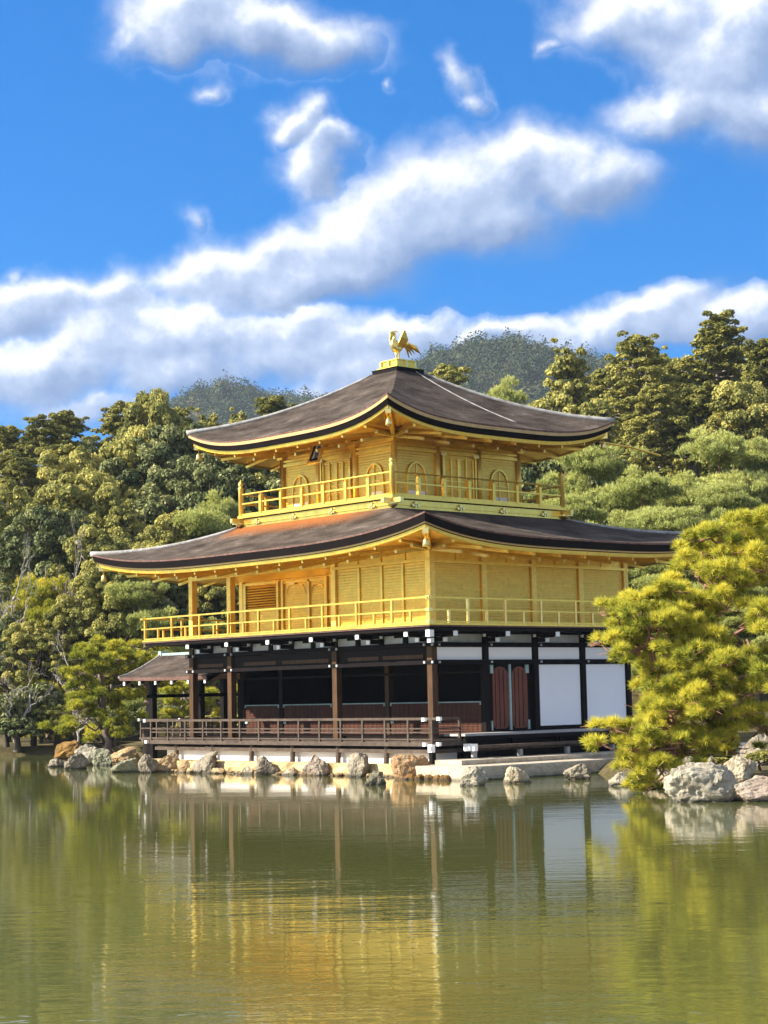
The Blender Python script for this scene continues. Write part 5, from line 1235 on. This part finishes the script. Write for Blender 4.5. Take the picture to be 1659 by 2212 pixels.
def garden_pines():
    rng = np.random.default_rng(21)
    # islet pine, left of the annex
    d = 66.0
    tr = [at(243, 1652, 68.5), at(236, 1618, 68.4), at(228, 1570, 68.5), at(222, 1500, 68.7), at(214, 1440, 68.9), at(210, 1395, 69.1)]
    lims = [at(226, 1560, 68.7), at(222, 1500, 68.7), at(216, 1450, 68.9), at(213, 1420, 69.0), at(200, 1490, 68.7), at(240, 1480, 68.7)]
    pads = [(205, 1398, 42, 13, 69.0), (180, 1422, 42, 14, 68.7), (225, 1425, 40, 14, 69.5), (165, 1452, 42, 14, 68.3), (205, 1452, 45, 13, 68.1), (250, 1438, 40, 14, 69.5), (285, 1430, 32, 11, 69.7),
            (160, 1480, 36, 13, 68.5), (180, 1515, 42, 14, 68.3), (165, 1535, 44, 14, 68.1), (150, 1560, 40, 13, 67.9), (135, 1577, 28, 9, 67.7), (190, 1545, 38, 12, 68.5), (265, 1505, 32, 13, 68.9),
            (245, 1525, 40, 12, 69.3), (275, 1555, 34, 18, 68.3), (270, 1585, 36, 16, 68.2), (210, 1490, 34, 12, 67.9), (230, 1560, 22, 9, 67.7), (290, 1470, 26, 11, 69.2)]
    pad_pine('garden_pine', 'yellow-green layered pine with a leaning trunk on the rocky islet', tr, lims, pads, LEAF['pine'], M['bark'], 800, 0.15, 0.028, 11, rng, 0.55, 0.55, (0.16, 0.05))
    tr = [at(228, 1640, 70.0), at(224, 1606, 70.0), at(216, 1560, 70.1), at(212, 1510, 70.2), at(220, 1460, 70.4)]
    pads = [(180, 1500, 30, 10, 70.4), (240, 1460, 34, 12, 70.4), (215, 1580, 30, 12, 69.9), (190, 1590, 26, 9, 69.8), (170, 1465, 30, 11, 70.6)]
    pad_pine('garden_pine', 'thinner dark-trunked pine close behind the leaning islet pine', tr, tr[1:], pads, LEAF['pine'], M['dark_bark'], 560, 0.15, 0.028, 10, rng, 0.55, 0.5, (0.12, 0.05))
    tr = [at(318, 1640, 69), at(312, 1590, 69.3), at(318, 1530, 69.5), at(314, 1480, 70), at(330, 1430, 70.5), at(318, 1390, 70.5)]
    pads = [(270, 1395, 48, 13, 70.5), (300, 1425, 46, 14, 70), (255, 1420, 36, 12, 70.5), (340, 1400, 36, 12, 71), (285, 1455, 40, 12, 70.2), (330, 1440, 40, 13, 70.2), (250, 1455, 34, 11, 70.6), (355, 1440, 30, 12, 71), (290, 1500, 34, 13, 69.8), (350, 1480, 36, 12, 70.4)]
    pad_pine('garden_pine', 'yellow-green pine rising behind the annex roof', tr, tr[1:], pads, LEAF['pine'], M['bark'], 600, 0.16, 0.03, 10, rng, 0.55, 0.55, (0.17, 0.06))
    tr = [at(400, 1615, 77), at(392, 1560, 77), at(400, 1510, 77.3), at(392, 1470, 77.5)]
    pads = [(375, 1490, 44, 10, 77), (420, 1500, 40, 11, 77), (365, 1520, 36, 9, 76.6), (400, 1540, 44, 9, 76.6), (440, 1520, 38, 10, 77), (395, 1478, 30, 9, 77.4), (350, 1545, 30, 8, 76.6)]
    pad_pine('garden_pine', 'spreading pine seen through the open annex', tr, tr[1:], pads, LEAF['pine'], M['bark'], 560, 0.16, 0.032, 10, rng, 0.55, 0.5, (0.13, 0.05))
    tr = [at(505, 1610, 78), at(500, 1550, 78), at(508, 1510, 78.2)]
    pads = [(500, 1520, 40, 14, 78), (470, 1505, 34, 10, 78.3), (515, 1495, 34, 10, 78), (485, 1545, 34, 10, 77.6)]
    pad_pine('garden_pine', 'rounded pine seen between the ground-floor posts at the left', tr, tr[1:], pads, LEAF['pine'], M['bark'], 560, 0.16, 0.032, 10, rng, 0.55, 0.5, (0.12, 0.05))
    # the big pine at the right, close to the viewer
    rng = np.random.default_rng(31)
    tr = [at(1745, 1700, 41.5), at(1735, 1560, 41.6), at(1700, 1420, 41.6), at(1710, 1280, 41.8), at(1690, 1150, 42)]
    lims = [at(1660, 1560, 41.4), at(1600, 1540, 41.2), at(1540, 1530, 41), at(1470, 1570, 40.8), at(1690, 1440, 41.5), at(1600, 1390, 41.3), at(1530, 1350, 41.2), at(1460, 1380, 41), at(1400, 1400, 40.9), at(1660, 1300, 41.5), at(1590, 1250, 41.6), at(1540, 1280, 41.5), at(1680, 1180, 42), at(1600, 1160, 42)]
    pads = [(1625,1128,74,22,42.2),(1545,1150,58,22,42),(1650,1160,70,28,41.8),(1580,1190,70,26,41.6),(1515,1195,36,18,41.9),(1650,1225,60,32,41),(1530,1235,62,24,41.4),(1590,1250,66,28,41),
        (1450,1278,58,20,41.2),(1380,1300,60,20,41),(1325,1322,44,17,40.9),(1400,1335,60,20,40.7),(1500,1300,70,24,41.2),(1470,1340,60,24,40.8),(1570,1310,60,26,40.8),(1640,1320,56,36,40),
        (1300,1388,38,18,40.8),(1345,1370,52,20,41),(1330,1412,44,18,40.6),(1400,1390,56,24,40.8),(1460,1410,66,26,40.4),(1540,1385,66,28,40.6),(1610,1410,62,34,40),(1415,1440,46,20,40.7),
        (1425,1482,50,22,40.9),(1470,1470,66,26,40.4),(1550,1470,66,30,40.2),(1630,1490,58,34,39.8),(1412,1522,52,20,40.8),(1440,1530,62,24,40.4),(1510,1540,66,24,40.3),(1590,1540,60,26,40.2),
        (1325,1572,50,17,40.6),(1390,1575,60,20,40.3),(1300,1605,34,14,40.5),(1360,1615,56,20,40.2),(1440,1600,60,18,40.4),(1345,1650,44,18,40.2),(1405,1645,44,16,40.2),(1500,1590,50,16,40.6),(1375,1682,28,11,40),(1445,1650,52,17,40.3),(1405,1688,28,9,40.1),(1505,1622,50,16,40.5),(1560,1600,50,16,40.6),(1650,1570,50,22,40.4),(1505,1165,34,18,42),(1490,1215,36,16,41.8),(1425,1350,50,20,40.4),(1480,1510,60,24,40),(1570,1430,60,24,39.8)]
    back = [(x+rng.normal()*18, y+14+rng.normal()*8, a*0.95, b*0.9, d+0.9+0.5*rng.random()) for x, y, a, b, d in pads if x > 1360]; pads = pads + back
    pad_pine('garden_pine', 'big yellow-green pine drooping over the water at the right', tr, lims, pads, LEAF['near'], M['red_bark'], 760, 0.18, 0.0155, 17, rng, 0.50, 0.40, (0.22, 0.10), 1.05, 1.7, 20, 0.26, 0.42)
    for px, py, w, lab in ((1640, 1620, 60, 'small leafy shrub on the bank under the big pine'), (1560, 1635, 70, 'low dark green shrub between the bank rocks')):
        d = 43.5 if px > 1600 else 45; plant('shrub_olive', px, py, d, w, lab, 'bush')
garden_pines()

def haze():
    b = MB(); xs = [ld(-700, -60), ld(700, -60), ld(700, 1500), ld(-700, 1500)]
    vs = [(p[0], p[1], z) for z in (-3.0, 190.0) for p in xs]
    b.add(vs, [(3,2,1,0),(4,5,6,7),(0,1,5,4),(1,2,6,5),(2,3,7,6),(3,0,4,7)])
    m = bpy.data.materials.new('haze'); m.use_nodes = True; t = NT(m.node_tree); t.n.clear()
    o = t.node('ShaderNodeOutputMaterial'); v = t.node('ShaderNodeVolumePrincipled'); t.l.new(v.outputs[0], o.inputs['Volume'])
    v.inputs['Color'].default_value = (0.70, 0.83, 1.0, 1); v.inputs['Density'].default_value = 0.00013; v.inputs['Anisotropy'].default_value = 0.2
    h = link('haze', b.mesh('haze', m)); h['kind'] = 'stuff'
haze()
